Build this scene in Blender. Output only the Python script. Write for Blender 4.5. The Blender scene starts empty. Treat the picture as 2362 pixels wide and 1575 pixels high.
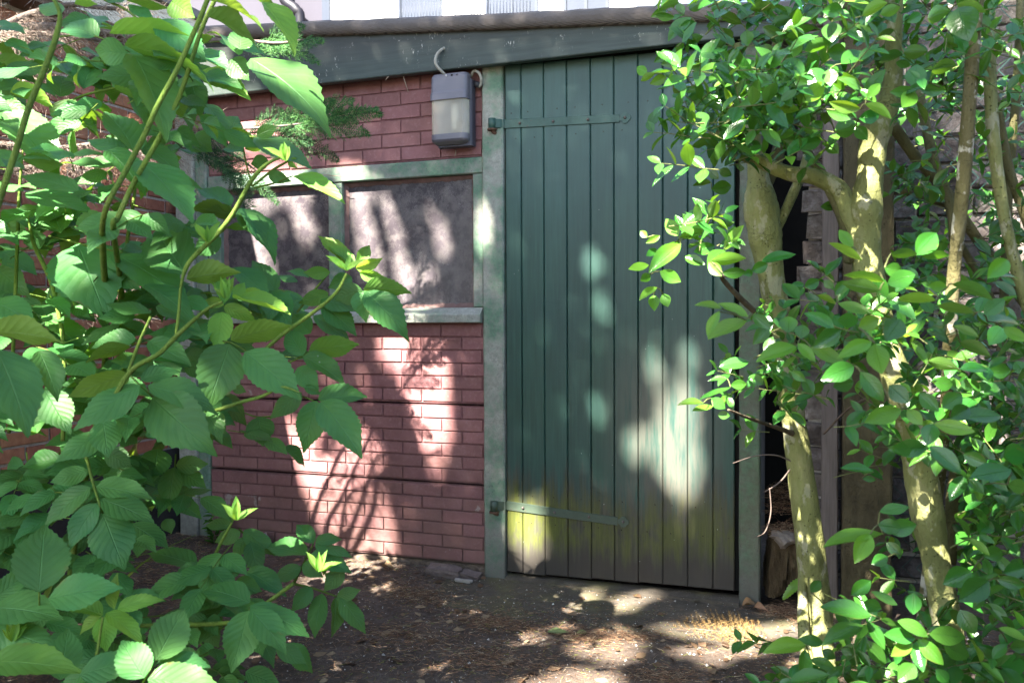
import bpy, bmesh, math, random
import numpy as np
from mathutils import Vector, Matrix

random.seed(11)
rng = np.random.default_rng(5)
SC = bpy.context.scene
COL = SC.collection

# ------------------------------------------------------------------ camera
F, CX, CY = 1968.0, 1181.0, 787.5          # focal length in photo pixels, photo centre
CAM = Vector((0.0, -3.3, 1.06))
_a, _p, _r = math.radians(-19.48), math.radians(1.38), math.radians(-0.283)
FW = Vector((math.sin(_a)*math.cos(_p), math.cos(_a)*math.cos(_p), -math.sin(_p)))
_rt = Vector((math.cos(_a), -math.sin(_a), 0)); _up = _rt.cross(FW)
RT = _rt*math.cos(_r) + _up*math.sin(_r); UP = -_rt*math.sin(_r) + _up*math.cos(_r)
cd = bpy.data.cameras.new('camera'); cam = bpy.data.objects.new('camera', cd); COL.objects.link(cam)
m = Matrix.Identity(4)
for i in range(3):
    m[i][0], m[i][1], m[i][2], m[i][3] = RT[i], UP[i], -FW[i], CAM[i]
cam.matrix_world = m
cd.sensor_width = 36.0; cd.lens = 30.0; cd.clip_start = 0.05; cd.clip_end = 500
cd.dof.use_dof = True; cd.dof.focus_distance = 2.9; cd.dof.aperture_fstop = 6.3
SC.camera = cam

# ------------------------------------------------------------------ sky, sun, exposure
SUN = Vector((0.27, 1.0, -1.15)).normalized()       # direction the light travels
wd = bpy.data.worlds.new('World'); SC.world = wd; wd.use_nodes = True
wn = wd.node_tree; bg = wn.nodes['Background']
sky = wn.nodes.new('ShaderNodeTexSky'); sky.sky_type = 'NISHITA'; sky.sun_disc = False
sky.sun_elevation = math.asin(-SUN.z); sky.sun_rotation = math.atan2(-SUN.x, -SUN.y)
wn.links.new(sky.outputs[0], bg.inputs[0]); bg.inputs[1].default_value = 0.05
sl = bpy.data.lights.new('sun', 'SUN'); sl.energy = 5.0; sl.angle = math.radians(0.53); sl.color = (1.0, 0.93, 0.82)
so = bpy.data.objects.new('sun', sl); COL.objects.link(so); so.location = (-3, -8, 9)
so.rotation_euler = SUN.to_track_quat('-Z', 'Y').to_euler()
SC.view_settings.view_transform = 'Standard'; SC.view_settings.look = 'None'
SC.view_settings.gamma = 1.0; SC.view_settings.use_curve_mapping = False
SC.view_settings.exposure = 3.55
SC.render.engine = 'CYCLES'
SC.cycles.max_bounces = 6; SC.cycles.diffuse_bounces = 3; SC.cycles.transparent_max_bounces = 8

# ------------------------------------------------------------------ geometry of the place as seen by the camera
def ray(x, y):
    return FW + RT*((x-CX)/F) - UP*((y-CY)/F)
def at(x, y, d):
    return CAM + ray(x, y)*d
def proj(p):
    v = p - CAM; d = v.dot(FW)
    return CX + F*v.dot(RT)/d, CY - F*v.dot(UP)/d, d

# ------------------------------------------------------------------ object helpers
def link(o, parent=None, kind=None, label=None, cat=None, group=None):
    COL.objects.link(o)
    if parent is not None: o.parent = parent
    if kind: o['kind'] = kind
    if label: o['label'] = label
    if cat: o['category'] = cat
    if group: o['group'] = group
    return o
def empty(name, loc, label, cat, group=None):
    o = bpy.data.objects.new(name, None); o.location = loc; o.empty_display_size = 0.1
    return link(o, None, None, label, cat, group)
def obj(name, me, mat=None, parent=None, **k):
    """world-space mesh; re-based on the parent's location"""
    o = bpy.data.objects.new(name, me)
    if mat is not None and not me.materials: me.materials.append(mat)
    if parent is not None: o.location = -wloc(parent)
    return link(o, parent, **k)
def wloc(o):
    v = Vector((0, 0, 0))
    while o is not None:
        v += o.location; o = o.parent
    return v
def inst(name, me, M, parent, **k):
    """shared mesh placed by world matrix M under a parent without rotation"""
    o = bpy.data.objects.new(name, me)
    o.matrix_basis = Matrix.Translation(-wloc(parent)) @ M if parent is not None else M
    return link(o, parent, **k)

class MB:
    def __init__(s): s.v = []; s.f = []; s.sm = []
    def add(s, vs, fs, smooth=False):
        b = len(s.v); s.v += [tuple(v) for v in vs]
        for f in fs: s.f.append(tuple(b+i for i in f)); s.sm.append(smooth)
    def box(s, x0, x1, y0, y1, z0, z1):
        s.add([(x0,y0,z0),(x1,y0,z0),(x1,y1,z0),(x0,y1,z0),(x0,y0,z1),(x1,y0,z1),(x1,y1,z1),(x0,y1,z1)],
              [(0,3,2,1),(4,5,6,7),(0,1,5,4),(1,2,6,5),(2,3,7,6),(3,0,4,7)])
    def chamf(s, x0, x1, y0, y1, z0, z1, c):
        """box whose front (-y) edges are chamfered by c"""
        s.add([(x0,y0+c,z0),(x1,y0+c,z0),(x1,y0+c,z1),(x0,y0+c,z1),
               (x0+c,y0,z0+c),(x1-c,y0,z0+c),(x1-c,y0,z1-c),(x0+c,y0,z1-c),
               (x0,y1,z0),(x1,y1,z0),(x1,y1,z1),(x0,y1,z1)],
              [(4,5,6,7),(0,1,5,4),(1,2,6,5),(2,3,7,6),(3,0,4,7),(0,8,9,1),(1,9,10,2),(2,10,11,3),(3,11,8,0),(8,11,10,9)])
    def tube(s, pts, rad, n=6, smooth=True, cap=True, jit=0.0):
        pts = [Vector(p) for p in pts]; N = len(pts)
        if not hasattr(rad, '__len__'): rad = [rad]*N
        T = (pts[1]-pts[0]).normalized(); A = T.orthogonal().normalized(); vs = []
        for i in range(N):
            t = (pts[min(i+1, N-1)]-pts[max(i-1, 0)])
            t = t.normalized() if t.length > 1e-9 else T
            A = A - t*A.dot(t)
            A = A.normalized() if A.length > 1e-6 else t.orthogonal().normalized()
            B = t.cross(A)
            for k in range(n):
                an = 2*math.pi*k/n; r = rad[i]*(1+jit*(random.random()-.5))
                vs.append(pts[i]+A*(math.cos(an)*r)+B*(math.sin(an)*r))
        fs = []
        for i in range(N-1):
            for k in range(n):
                k2 = (k+1) % n
                fs.append((i*n+k, i*n+k2, (i+1)*n+k2, (i+1)*n+k))
        if cap:
            fs.append(tuple(range(n-1, -1, -1))); fs.append(tuple((N-1)*n+k for k in range(n)))
        s.add(vs, fs, smooth)
    def ring(s, secs, smooth=False, closed=False, caps=True):
        """loft equal-length point rings"""
        n = len(secs[0]); vs = [p for q in secs for p in q]; fs = []
        for i in range(len(secs)-1):
            for k in range(n if closed else n-1):
                k2 = (k+1) % n
                fs.append((i*n+k, i*n+k2, (i+1)*n+k2, (i+1)*n+k))
        if caps and closed:
            fs.append(tuple(range(n-1, -1, -1))); b = (len(secs)-1)*n; fs.append(tuple(b+k for k in range(n)))
        s.add(vs, fs, smooth)
    def mesh(s, name='m', mat=None):
        me = bpy.data.meshes.new(name); me.from_pydata(s.v, [], s.f)
        if any(s.sm): me.polygons.foreach_set('use_smooth', s.sm)
        if mat is not None: me.materials.append(mat)
        me.update(); return me

def smooth_line(pts, n=6):
    """Catmull-Rom through points (with extra scalar columns allowed)"""
    P = [np.array(p, float) for p in pts]; P = [2*P[0]-P[1]] + P + [2*P[-1]-P[-2]]; out = []
    for i in range(1, len(P)-2):
        for k in range(n):
            t = k/n; a, b, c, d = P[i-1], P[i], P[i+1], P[i+2]
            out.append(.5*((2*b)+(-a+c)*t+(2*a-5*b+4*c-d)*t*t+(-a+3*b-3*c+d)*t**3))
    out.append(P[-2]); return out

# ------------------------------------------------------------------ material helpers
class M:
    def __init__(s, name):
        s.m = bpy.data.materials.new(name); s.m.use_nodes = True; s.nt = s.m.node_tree
        s.b = s.nt.nodes['Principled BSDF']; s.out = s.nt.nodes['Material Output']; s._pos = None
    def n(s, t, **k):
        x = s.nt.nodes.new(t)
        for a, b in k.items(): setattr(x, a, b)
        return x
    def L(s, a, b): s.nt.links.new(a, b)
    def put(s, sock, v):
        if hasattr(v, 'is_linked') or isinstance(v, bpy.types.NodeSocket): s.L(v, sock)
        elif isinstance(v, (tuple, list)) and len(v) == 3 and sock.type == 'RGBA': sock.default_value = (*v, 1)
        else: sock.default_value = v
    def pos(s):
        if s._pos is None: s._pos = s.n('ShaderNodeNewGeometry').outputs['Position']
        return s._pos
    def sep(s, v=None):
        x = s.n('ShaderNodeSeparateXYZ'); s.L(v if v is not None else s.pos(), x.inputs[0]); return x.outputs
    def scl(s, sc, v=None):
        x = s.n('ShaderNodeMapping'); x.inputs['Scale'].default_value = sc
        s.L(v if v is not None else s.pos(), x.inputs[0]); return x.outputs[0]
    def noise(s, scale, detail=3, rough=.6, vec=None, dist=0.0):
        x = s.n('ShaderNodeTexNoise'); x.inputs['Scale'].default_value = scale; x.inputs['Detail'].default_value = detail
        x.inputs['Roughness'].default_value = rough; x.inputs['Distortion'].default_value = dist
        s.L(vec if vec is not None else s.pos(), x.inputs['Vector']); return x.outputs['Fac']
    def voro(s, scale, vec=None, feat='F1', out='Distance', rnd=1.0):
        x = s.n('ShaderNodeTexVoronoi', feature=feat); x.inputs['Scale'].default_value = scale
        x.inputs['Randomness'].default_value = rnd
        s.L(vec if vec is not None else s.pos(), x.inputs['Vector']); return x.outputs[out]
    def ramp(s, fac, stops, interp='LINEAR'):
        x = s.n('ShaderNodeValToRGB'); cr = x.color_ramp; cr.interpolation = interp
        while len(cr.elements) < len(stops): cr.elements.new(0.5)
        for e, (p, c) in zip(cr.elements, stops):
            e.position = p; e.color = (*c, 1) if hasattr(c, '__len__') else (c, c, c, 1)
        s.put(x.inputs[0], fac); return x.outputs[0]
    def mix(s, a, b, fac, blend='MIX'):
        x = s.n('ShaderNodeMix', data_type='RGBA', blend_type=blend)
        s.put(x.inputs[6], a); s.put(x.inputs[7], b); s.put(x.inputs[0], fac); return x.outputs[2]
    def math(s, op, a, b=0.0, clamp=False):
        x = s.n('ShaderNodeMath', operation=op, use_clamp=clamp); s.put(x.inputs[0], a); s.put(x.inputs[1], b); return x.outputs[0]
    def lin(s, v, a0, a1, b0=0.0, b1=1.0):
        x = s.n('ShaderNodeMapRange'); s.put(x.inputs[0], v)
        for i, q in enumerate((a0, a1, b0, b1)): x.inputs[i+1].default_value = q
        return x.outputs[0]
    def isl(s): return s.n('ShaderNodeNewGeometry').outputs['Random Per Island']
    def rnd(s): return s.n('ShaderNodeObjectInfo').outputs['Random']
    def bump(s, h, strength=.5, dist=.005):
        x = s.n('ShaderNodeBump'); x.inputs['Strength'].default_value = strength; x.inputs['Distance'].default_value = dist
        s.put(x.inputs['Height'], h); s.L(x.outputs[0], s.b.inputs['Normal']); return x.outputs[0]
    def col(s, c): s.put(s.b.inputs['Base Color'], c); return s
    def set(s, rough=None, spec=None, metal=None):
        if rough is not None: s.put(s.b.inputs['Roughness'], rough)
        if spec is not None: s.b.inputs['Specular IOR Level'].default_value = spec
        if metal is not None: s.b.inputs['Metallic'].default_value = metal
        return s

def hsv_rand(x, c, hue=.02, val=.25, src=None):
    """per-piece variation of a colour"""
    r = src if src is not None else x.rnd()
    h = x.n('ShaderNodeHueSaturation'); x.put(h.inputs['Color'], c)
    w = x.n('ShaderNodeTexWhiteNoise', noise_dimensions='1D'); x.L(r, w.inputs['W'])
    x.L(x.lin(r, 0, 1, .5-hue, .5+hue), h.inputs['Hue']); x.L(x.lin(w.outputs[0], 0, 1, 1-val, 1+val), h.inputs['Value'])
    return h.outputs[0]

# --- painted concrete brick panel
def m_brick_paint():
    x = M('red_painted_brick')
    n1 = x.noise(9, 4); n2 = x.noise(70, 4, .7); n3 = x.noise(260, 2)
    c = x.ramp(n1, [(.3, (.205, .092, .090)), (.55, (.265, .122, .120)), (.8, (.33, .17, .166))])
    c = x.mix(c, (.36, .21, .205), x.math('MULTIPLY', x.ramp(n2, [(.52, 0), (.72, 1)]), .5))
    z = x.sep()[2]
    dirt = x.math('MULTIPLY', x.lin(z, .62, .02), x.ramp(x.noise(5, 4, .65), [(.25, .35), (.6, 1)]))
    c = x.mix(c, (.17, .10, .085), x.math('MULTIPLY', dirt, .75))
    bare = x.ramp(x.math('ADD', x.noise(6.5, 5, .7), x.lin(x.sep()[0], -2.1, -2.6, 0, .06)), [(.66, 0), (.70, 1)])
    c = x.mix(c, (.36, .31, .29), x.math('MULTIPLY', bare, .7))
    pit = x.ramp(x.voro(95), [(.05, 1), (.13, 0)]); pit = x.math('MULTIPLY', pit, x.ramp(x.noise(16), [(.5, 0), (.62, 1)]))
    c = x.mix(c, (.06, .03, .03), pit)
    c = hsv_rand(x, c, .006, .09)
    x.col(c).set(.78, .3)
    x.bump(x.math('SUBTRACT', x.math('ADD', x.math('MULTIPLY', n2, .6), n3), x.math('MULTIPLY', pit, 2)), .45, .002)
    return x.m
def m_joint():
    x = M('red_painted_joint'); n = x.noise(40, 4)
    c = x.ramp(n, [(.35, (.15, .068, .07)), (.7, (.24, .112, .115))])
    c = x.mix(c, (.13, .085, .075), x.math('MULTIPLY', x.lin(x.sep()[2], .6, .02), .8))
    x.col(c).set(.85, .2); x.bump(x.noise(200, 3), .5, .002); return x.m
# --- concrete posts and frame with worn green paint
def m_post(name, green, moss=.0, k=1.0):
    x = M(name); n1 = x.noise(7, 5, .7); n2 = x.noise(60, 4, .75); sp = x.noise(330, 2, .7)
    conc = x.ramp(n2, [(.3, (.22, .22, .19)), (.6, (.36, .36, .31)), (.8, (.46, .46, .40))])
    conc = x.mix(conc, (.20, .21, .19), x.ramp(sp, [(.5, 0), (.68, .8)]))
    if k != 1: conc = x.mix(conc, (k, k, k), 1.0, 'MULTIPLY')
    g = x.ramp(n2, [(.3, (.045, .125, .08)), (.7, (.125, .235, .15))])
    fac = x.ramp(x.math('ADD', x.math('MULTIPLY', n1, .75), x.math('MULTIPLY', n2, .35)), [(.62-green*.3, 0), (.78-green*.3, .85)])
    c = x.mix(conc, g, fac)
    if moss: c = x.mix(c, (.085, .10, .045), x.math('MULTIPLY', x.ramp(x.noise(4, 4, .7), [(.3, .3), (.65, 1)]), moss))
    c = x.mix(c, (.10, .095, .085), x.math('MULTIPLY', x.lin(x.math('ADD', x.sep()[2], x.math('MULTIPLY', n1, .3)), .42, .12), .85))
    pit = x.ramp(x.voro(75), [(.06, 1), (.16, 0)]); pit = x.math('MULTIPLY', pit, x.ramp(x.noise(9), [(.48, 0), (.56, 1)]))
    c = x.mix(c, (.05, .055, .05), pit); x.col(c).set(.85, .25)
    x.bump(x.math('SUBTRACT', x.math('ADD', n2, sp), x.math('MULTIPLY', pit, 3)), .5, .003); return x.m
# --- green painted boards of the door: algae and soil splash towards the ground
def m_door():
    x = M('green_door_paint'); st = x.scl((60, 60, 3)); grain = x.noise(1.6, 5, .65, st); fine = x.noise(5, 4, .7, x.scl((90, 90, 2)))
    c = x.ramp(grain, [(.3, (.018, .052, .040)), (.55, (.025, .070, .054)), (.75, (.034, .090, .070))])
    c = hsv_rand(x, c, .012, .10)
    n = x.noise(2.2, 4, .6); z = x.sep()[2]
    c = x.mix(c, (.062, .125, .110), x.math('MULTIPLY', x.lin(z, 1.1, 2.1), .42))
    c = x.mix(c, (.024, .052, .050), x.math('MULTIPLY', x.ramp(n, [(.4, 0), (.65, 1)]), .55))
    streak = x.noise(1.0, 5, .7, x.scl((22, 22, 2.2)))
    wear = x.math('ADD', x.math('MULTIPLY', streak, .55), x.math('MULTIPLY', x.noise(1.5, 2), .32))
    b1 = x.lin(x.math('SUBTRACT', z, wear), .05, -.09)           # brown weathered wood
    c = x.mix(c, x.ramp(grain, [(.3, (.038, .033, .025)), (.7, (.092, .078, .060))]), x.math('MULTIPLY', b1, .88))
    rub_and_sun = x.math('MULTIPLY', x.math('MULTIPLY', x.lin(x.sep()[0], -.80, -.62), x.lin(x.sep()[0], -.30, -.42)), x.math('MULTIPLY', x.lin(z, 1.05, .75), x.lin(z, .22, .42)))
    rub_and_sun = x.math('MULTIPLY', rub_and_sun, x.ramp(streak, [(.34, 0), (.52, 1)]))
    c = x.mix(c, (.105, .098, .08), x.math('MULTIPLY', rub_and_sun, .7))      # paint rubbed thin and dusty, its tone also paling the sunlit patch
    a0 = x.lin(x.math('SUBTRACT', z, x.math('MULTIPLY', wear, .75)), .09, -.03)
    a1 = x.lin(x.math('SUBTRACT', z, x.math('MULTIPLY', x.noise(1.0, 5, .7, x.scl((31, 31, 4))), .38)), -.12, .0)
    xs = x.sep()[0]
    al = x.math('MULTIPLY', x.math('MULTIPLY', a0, a1), x.ramp(x.noise(9, 5, .7, x.scl((1.6, 1, .6))), [(.36, 0), (.52, 1)]))
    al = x.math('MULTIPLY', al, x.math('ADD', .55, x.math('MULTIPLY', x.lin(xs, -.75, -1.15), .38)))
    c = x.mix(c, x.ramp(fine, [(.3, (.058, .074, .011)), (.7, (.132, .146, .024))]), al)
    c = x.mix(c, (.048, .041, .035), x.math('MULTIPLY', x.lin(x.math('SUBTRACT', z, x.math('MULTIPLY', streak, .30)), .03, -.05), .9))
    spk = x.math('MULTIPLY', x.ramp(x.voro(60, x.scl((1, 1, .35))), [(.03, 1), (.06, 0)]), x.ramp(x.noise(11), [(.56, 0), (.62, 1)]))
    c = x.mix(c, (.55, .6, .55), spk)
    x.col(c).set(x.lin(b1, 0, 1, .42, .8), .35); x.bump(x.math('ADD', grain, x.math('MULTIPLY', fine, .6)), .25, .0015); return x.m
def m_iron():
    x = M('green_hinge_iron'); n = x.noise(40, 4); z = x.sep()[2]
    c = x.ramp(n, [(.35, (.024, .064, .050)), (.62, (.037, .089, .070)), (.72, (.085, .055, .04))])
    c = x.mix(c, (.075, .080, .05), x.math('MULTIPLY', x.lin(z, .6, .2), .7)); x.col(c).set(.5, .4); x.bump(x.noise(220, 3), .3, .001); return x.m
def m_fascia():
    x = M('fascia_green_paint'); n = x.noise(1.5, 5, .65, x.scl((3, 60, 60))); n2 = x.noise(5, 4)
    c = x.ramp(n, [(.3, (.026, .037, .033)), (.6, (.040, .057, .050)), (.8, (.058, .079, .069))])
    c = x.mix(c, (.03, .03, .028), x.math('MULTIPLY', x.lin(x.sep()[2], 2.14, 2.22), .6))  # shade below the felt roll painted in, darker towards the top
    pe = x.math('MULTIPLY', x.ramp(x.noise(70, 5, .8, x.scl((1, 1, .4))), [(.60, 0), (.66, 1)]), x.ramp(x.noise(4.5, 3), [(.52, 0), (.62, 1)]))
    c = x.mix(c, (.5, .5, .46), pe); x.col(c).set(.5, .35); x.bump(x.math('ADD', n, pe), .3, .001); return x.m
def m_felt():
    x = M('roofing_felt'); v = x.scl((1, 1, 1))
    rib = x.n('ShaderNodeTexWave', wave_type='BANDS', bands_direction='Z'); rib.inputs['Scale'].default_value = 75
    rib.inputs['Distortion'].default_value = .8; rib.inputs['Detail'].default_value = 2; rib.inputs['Detail Scale'].default_value = 6
    x.L(x.pos(), rib.inputs[0]); n = x.noise(150, 3, .7, x.scl((.35, 1, 1)))
    h = x.math('ADD', rib.outputs['Fac'], n)
    c = x.ramp(h, [(.5, (.085, .074, .070)), (1.0, (.20, .175, .165))])
    c = x.mix(c, (.13, .105, .08), x.math('MULTIPLY', x.ramp(x.noise(3), [(.4, 0), (.7, 1)]), .6))
    x.col(c).set(.8, .3); x.bump(h, .8, .004); return x.m
def m_pane():
    x = M('grimy_window_pane'); n = x.noise(4, 4, .6); d = x.noise(20, 5, .7)
    c = x.ramp(n, [(.3, (.050, .042, .050)), (.7, (.105, .09, .099))])
    c = x.mix(c, (.20, .178, .168), x.math('MULTIPLY', x.ramp(d, [(.42, 0), (.68, 1)]), .65))
    drip = x.noise(1.0, 5, .65, x.scl((55, 55, 3.5))); c = x.mix(c, (.025, .022, .024), x.math('MULTIPLY', x.ramp(drip, [(.55, 0), (.75, 1)]), .3))
    sp = x.math('MULTIPLY', x.ramp(x.voro(150), [(.06, 1), (.12, 0)]), x.ramp(x.noise(14, 3), [(.5, 0), (.6, 1)]))
    scr = x.math('MULTIPLY', x.ramp(x.noise(22, 5, .6, None, 4.0), [(.49, 0), (.5, 1), (.51, 0)]), x.ramp(x.noise(8), [(.5, 0), (.65, .7)]))
    c = x.mix(c, (.5, .47, .46), x.math('MAXIMUM', sp, scr)); x.col(c)
    x.set(x.ramp(d, [(.3, .14), (.7, .45)]), .25); x.bump(x.noise(2.5, 2), .15, .01); return x.m
def m_plain(name, c, rough=.7, var=.25, sc=25, bump=.3, bd=.002, spec=.3):
    x = M(name); n = x.noise(sc, 5, .65)
    x.col(x.ramp(n, [(.25, tuple(v*(1-var) for v in c)), (.75, tuple(v*(1+var) for v in c))])).set(rough, spec)
    if bump: x.bump(x.noise(sc*5, 4), bump, bd)
    return x.m
def m_house_brick():
    x = M('orange_brown_brick'); n = x.noise(30, 5, .7)
    c = x.ramp(n, [(.3, (.20, .078, .05)), (.6, (.31, .13, .082)), (.8, (.37, .18, .12))])
    c = hsv_rand(x, c, .015, .3); x.col(c).set(.9, .2); x.bump(x.noise(160, 4), .6, .003); return x.m
def m_mortar():
    x = M('pale_mortar'); n = x.noise(60, 4); x.col(x.ramp(n, [(.3, (.26, .235, .21)), (.7, (.42, .39, .36))])).set(.95, .1)
    x.bump(x.noise(180, 4), .6, .004); return x.m
def m_block():
    x = M('rough_grey_block'); n = x.noise(14, 5, .7); n2 = x.noise(90, 4, .7)
    c = x.ramp(n, [(.3, (.055, .045, .038)), (.5, (.105, .09, .082)), (.75, (.23, .21, .20))])
    c = hsv_rand(x, c, .02, .3); x.col(c).set(.95, .15); x.bump(x.math('ADD', n2, x.math('MULTIPLY', n, 2)), .9, .008); return x.m
# --- bark
def m_bark(name, c0, c1, c2, sc=1.0, lichen=0):
    x = M(name); v = x.scl((1, 1, .35)); n = x.noise(14*sc, 5, .7, v); n2 = x.noise(70*sc, 4, .7, v)
    c = x.ramp(n, [(.32, c0), (.52, c1), (.72, c2)])
    crack = x.ramp(x.voro(60*sc, x.mix(x.scl((1, 1, 1.8)), (.5, .5, .5), .0), 'DISTANCE_TO_EDGE'), [(.0, 1), (.03, 0)])
    crack = x.math('MULTIPLY', crack, x.ramp(x.noise(11), [(.56, 0), (.66, 1)]))
    c = x.mix(c, (.05, .045, .03), x.math('MULTIPLY', crack, .45))
    c = x.mix(c, (.06, .055, .035), x.ramp(n2, [(.60, 0), (.72, .75)]))
    big = x.noise(3.5*sc, 3, .6); c = x.mix(c, tuple(v*.45 for v in c1), x.ramp(big, [(.42, .5), (.58, 0)]))
    spot = x.math('MULTIPLY', x.ramp(x.voro(110*sc), [(.08, 1), (.2, 0)]), x.ramp(x.noise(20), [(.48, 0), (.56, 1)]))
    c = x.mix(c, (.05, .045, .025), x.math('MULTIPLY', spot, .7))
    lich = x.math('MULTIPLY', x.ramp(x.noise(26*sc, 4, .6, x.scl((1, 1, .6))), [(.56, 0), (.60, 1)]), .0 if not lichen else lichen)
    c = x.mix(c, (.50, .47, .38), lich)
    x.col(c).set(.85, .2); x.bump(x.math('SUBTRACT', x.math('ADD', x.math('ADD', n, n2), x.math('MULTIPLY', x.noise(28*sc, 5, .7), 1.5)), x.math('ADD', crack, spot)), .9, .006); return x.m
# --- leaves: UV u = 0..1 across (0.5 midrib), v = 0..1 along
def m_leaf(name, top, under, trans, veins=1.0, rough=.42, spec=.45, mixf=.45, island=False, val=.3):
    x = M(name); uv = x.n('ShaderNodeUVMap').outputs[0]; s = x.sep(uv)
    au = x.math('ABSOLUTE', x.math('SUBTRACT', s[0], .5))
    mid = x.ramp(au, [(.0, 1), (.018, 0)])
    ph = x.math('FRACT', x.math('MULTIPLY', x.math('SUBTRACT', x.math('ADD', s[1], x.math('MULTIPLY', x.noise(22, 2), .07)), x.math('MULTIPLY', au, .62)), 8.0))
    side = x.ramp(x.math('ABSOLUTE', x.math('SUBTRACT', ph, .5)), [(.0, 1), (.09, 0)])
    quilt = x.math('SINE', x.math('MULTIPLY', ph, math.pi))
    src = x.isl() if island else x.rnd()
    n = x.noise(40, 3); n1 = x.noise(9, 3)
    def tone(c, hue=.02):
        c2 = hsv_rand(x, c, hue, val, src)
        c2 = x.mix(c2, tuple(v*.72 for v in c), x.ramp(n, [(.4, 0), (.8, .5)]))
        c2 = x.mix(c2, (c[0]*1.5, c[1]*1.25, c[2]*.9), x.ramp(n1, [(.45, 0), (.75, .8)]))
        return c2
    vein_f = x.math('MULTIPLY', x.math('MAXIMUM', mid, x.math('MULTIPLY', side, .38)), .5*veins)
    ctop = x.mix(tone(top), tuple(min(1, v*1.9+.03) for v in top), vein_f)
    cund = x.mix(tone(under), tuple(min(1, v*1.6+.03) for v in under), vein_f)
    bf = x.n('ShaderNodeNewGeometry').outputs['Backfacing']
    c = x.mix(ctop, cund, bf)
    # small blemishes
    bl = x.math('MULTIPLY', x.ramp(x.voro(30), [(.05, 1), (.09, 0)]), x.ramp(n1, [(.62, 0), (.68, 1)]))
    c = x.mix(c, (.5, .5, .4), x.math('MULTIPLY', bl, .6))
    edge = x.math('MULTIPLY', x.ramp(au, [(.40, 0), (.5, 1)]), x.ramp(x.noise(15, 4, .7), [(.60, 0), (.68, 1)])); c = x.mix(c, (.16, .10, .03), x.math('MULTIPLY', edge, .8))
    x.col(c); x.set(x.mix(rough, .7, bf) if False else rough, spec)
    nb = x.bump(x.math('ADD', x.math('MULTIPLY', quilt, .45*veins), x.math('ADD', x.math('MULTIPLY', n, .5), x.math('MULTIPLY', mid, -1.5))), .55, .002)
    t = x.n('ShaderNodeBsdfTranslucent'); x.L(x.mix(hsv_rand(x, trans, .015, .2, src), tuple(v*.45 for v in trans), x.math('MULTIPLY', vein_f, 1.2)), t.inputs[0]); x.L(nb, t.inputs['Normal'])
    ms = x.n('ShaderNodeMixShader'); ms.inputs[0].default_value = mixf
    x.L(x.b.outputs[0], ms.inputs[1]); x.L(t.outputs[0], ms.inputs[2]); x.L(ms.outputs[0], x.out.inputs[0])
    return x.m
def m_twocol(name, stops, rough=.8, trans=0.0, sc=None):
    """bits coloured piece by piece"""
    x = M(name); r = x.isl(); w = x.n('ShaderNodeTexWhiteNoise', noise_dimensions='1D'); x.L(r, w.inputs['W'])
    c = x.ramp(w.outputs[0], stops); x.col(c).set(rough, .2)
    if trans:
        t = x.n('ShaderNodeBsdfTranslucent'); x.L(c, t.inputs[0]); ms = x.n('ShaderNodeMixShader'); ms.inputs[0].default_value = trans
        x.L(x.b.outputs[0], ms.inputs[1]); x.L(t.outputs[0], ms.inputs[2]); x.L(ms.outputs[0], x.out.inputs[0])
    return x.m
def m_soil():
    x = M('dark_soil'); n = x.noise(6, 6, .7); n2 = x.noise(60, 5, .75); n3 = x.noise(300, 3)
    c = x.ramp(x.math('ADD', x.math('MULTIPLY', n, .5), x.math('MULTIPLY', n2, .5)), [(.3, (.05, .038, .03)), (.5, (.108, .083, .067)), (.7, (.21, .168, .138))])
    g = x.ramp(x.voro(170), [(.08, 1), (.2, 0)]); g = x.math('MULTIPLY', g, x.ramp(x.noise(40), [(.5, 0), (.6, 1)]))
    c = x.mix(c, (.34, .30, .27), x.math('MULTIPLY', g, .8)); x.col(c).set(.95, .15)
    x.bump(x.math('ADD', n2, n3), .9, .008); return x.m
def m_path():
    x = M('weathered_concrete'); n = x.noise(4, 6, .7); n2 = x.noise(45, 5, .75); n3 = x.noise(320, 3)
    c = x.ramp(x.math('ADD', x.math('MULTIPLY', n, .5), x.math('MULTIPLY', n2, .5)), [(.3, (.05, .042, .033)), (.55, (.10, .085, .067)), (.75, (.175, .152, .12))])
    c = x.mix(c, (.16, .15, .06), x.math('MULTIPLY', x.ramp(x.noise(3, 4), [(.48, 0), (.62, 1)]), .45))
    g = x.ramp(x.voro(120), [(.06, 1), (.17, 0)]); g = x.math('MULTIPLY', g, x.ramp(x.noise(30), [(.45, 0), (.55, 1)]))
    c = x.mix(c, (.46, .43, .38), x.math('MULTIPLY', g, .8)); x.col(c).set(.92, .2)
    x.bump(x.math('ADD', x.math('ADD', n2, n3), g), .7, .004); return x.m
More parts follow.
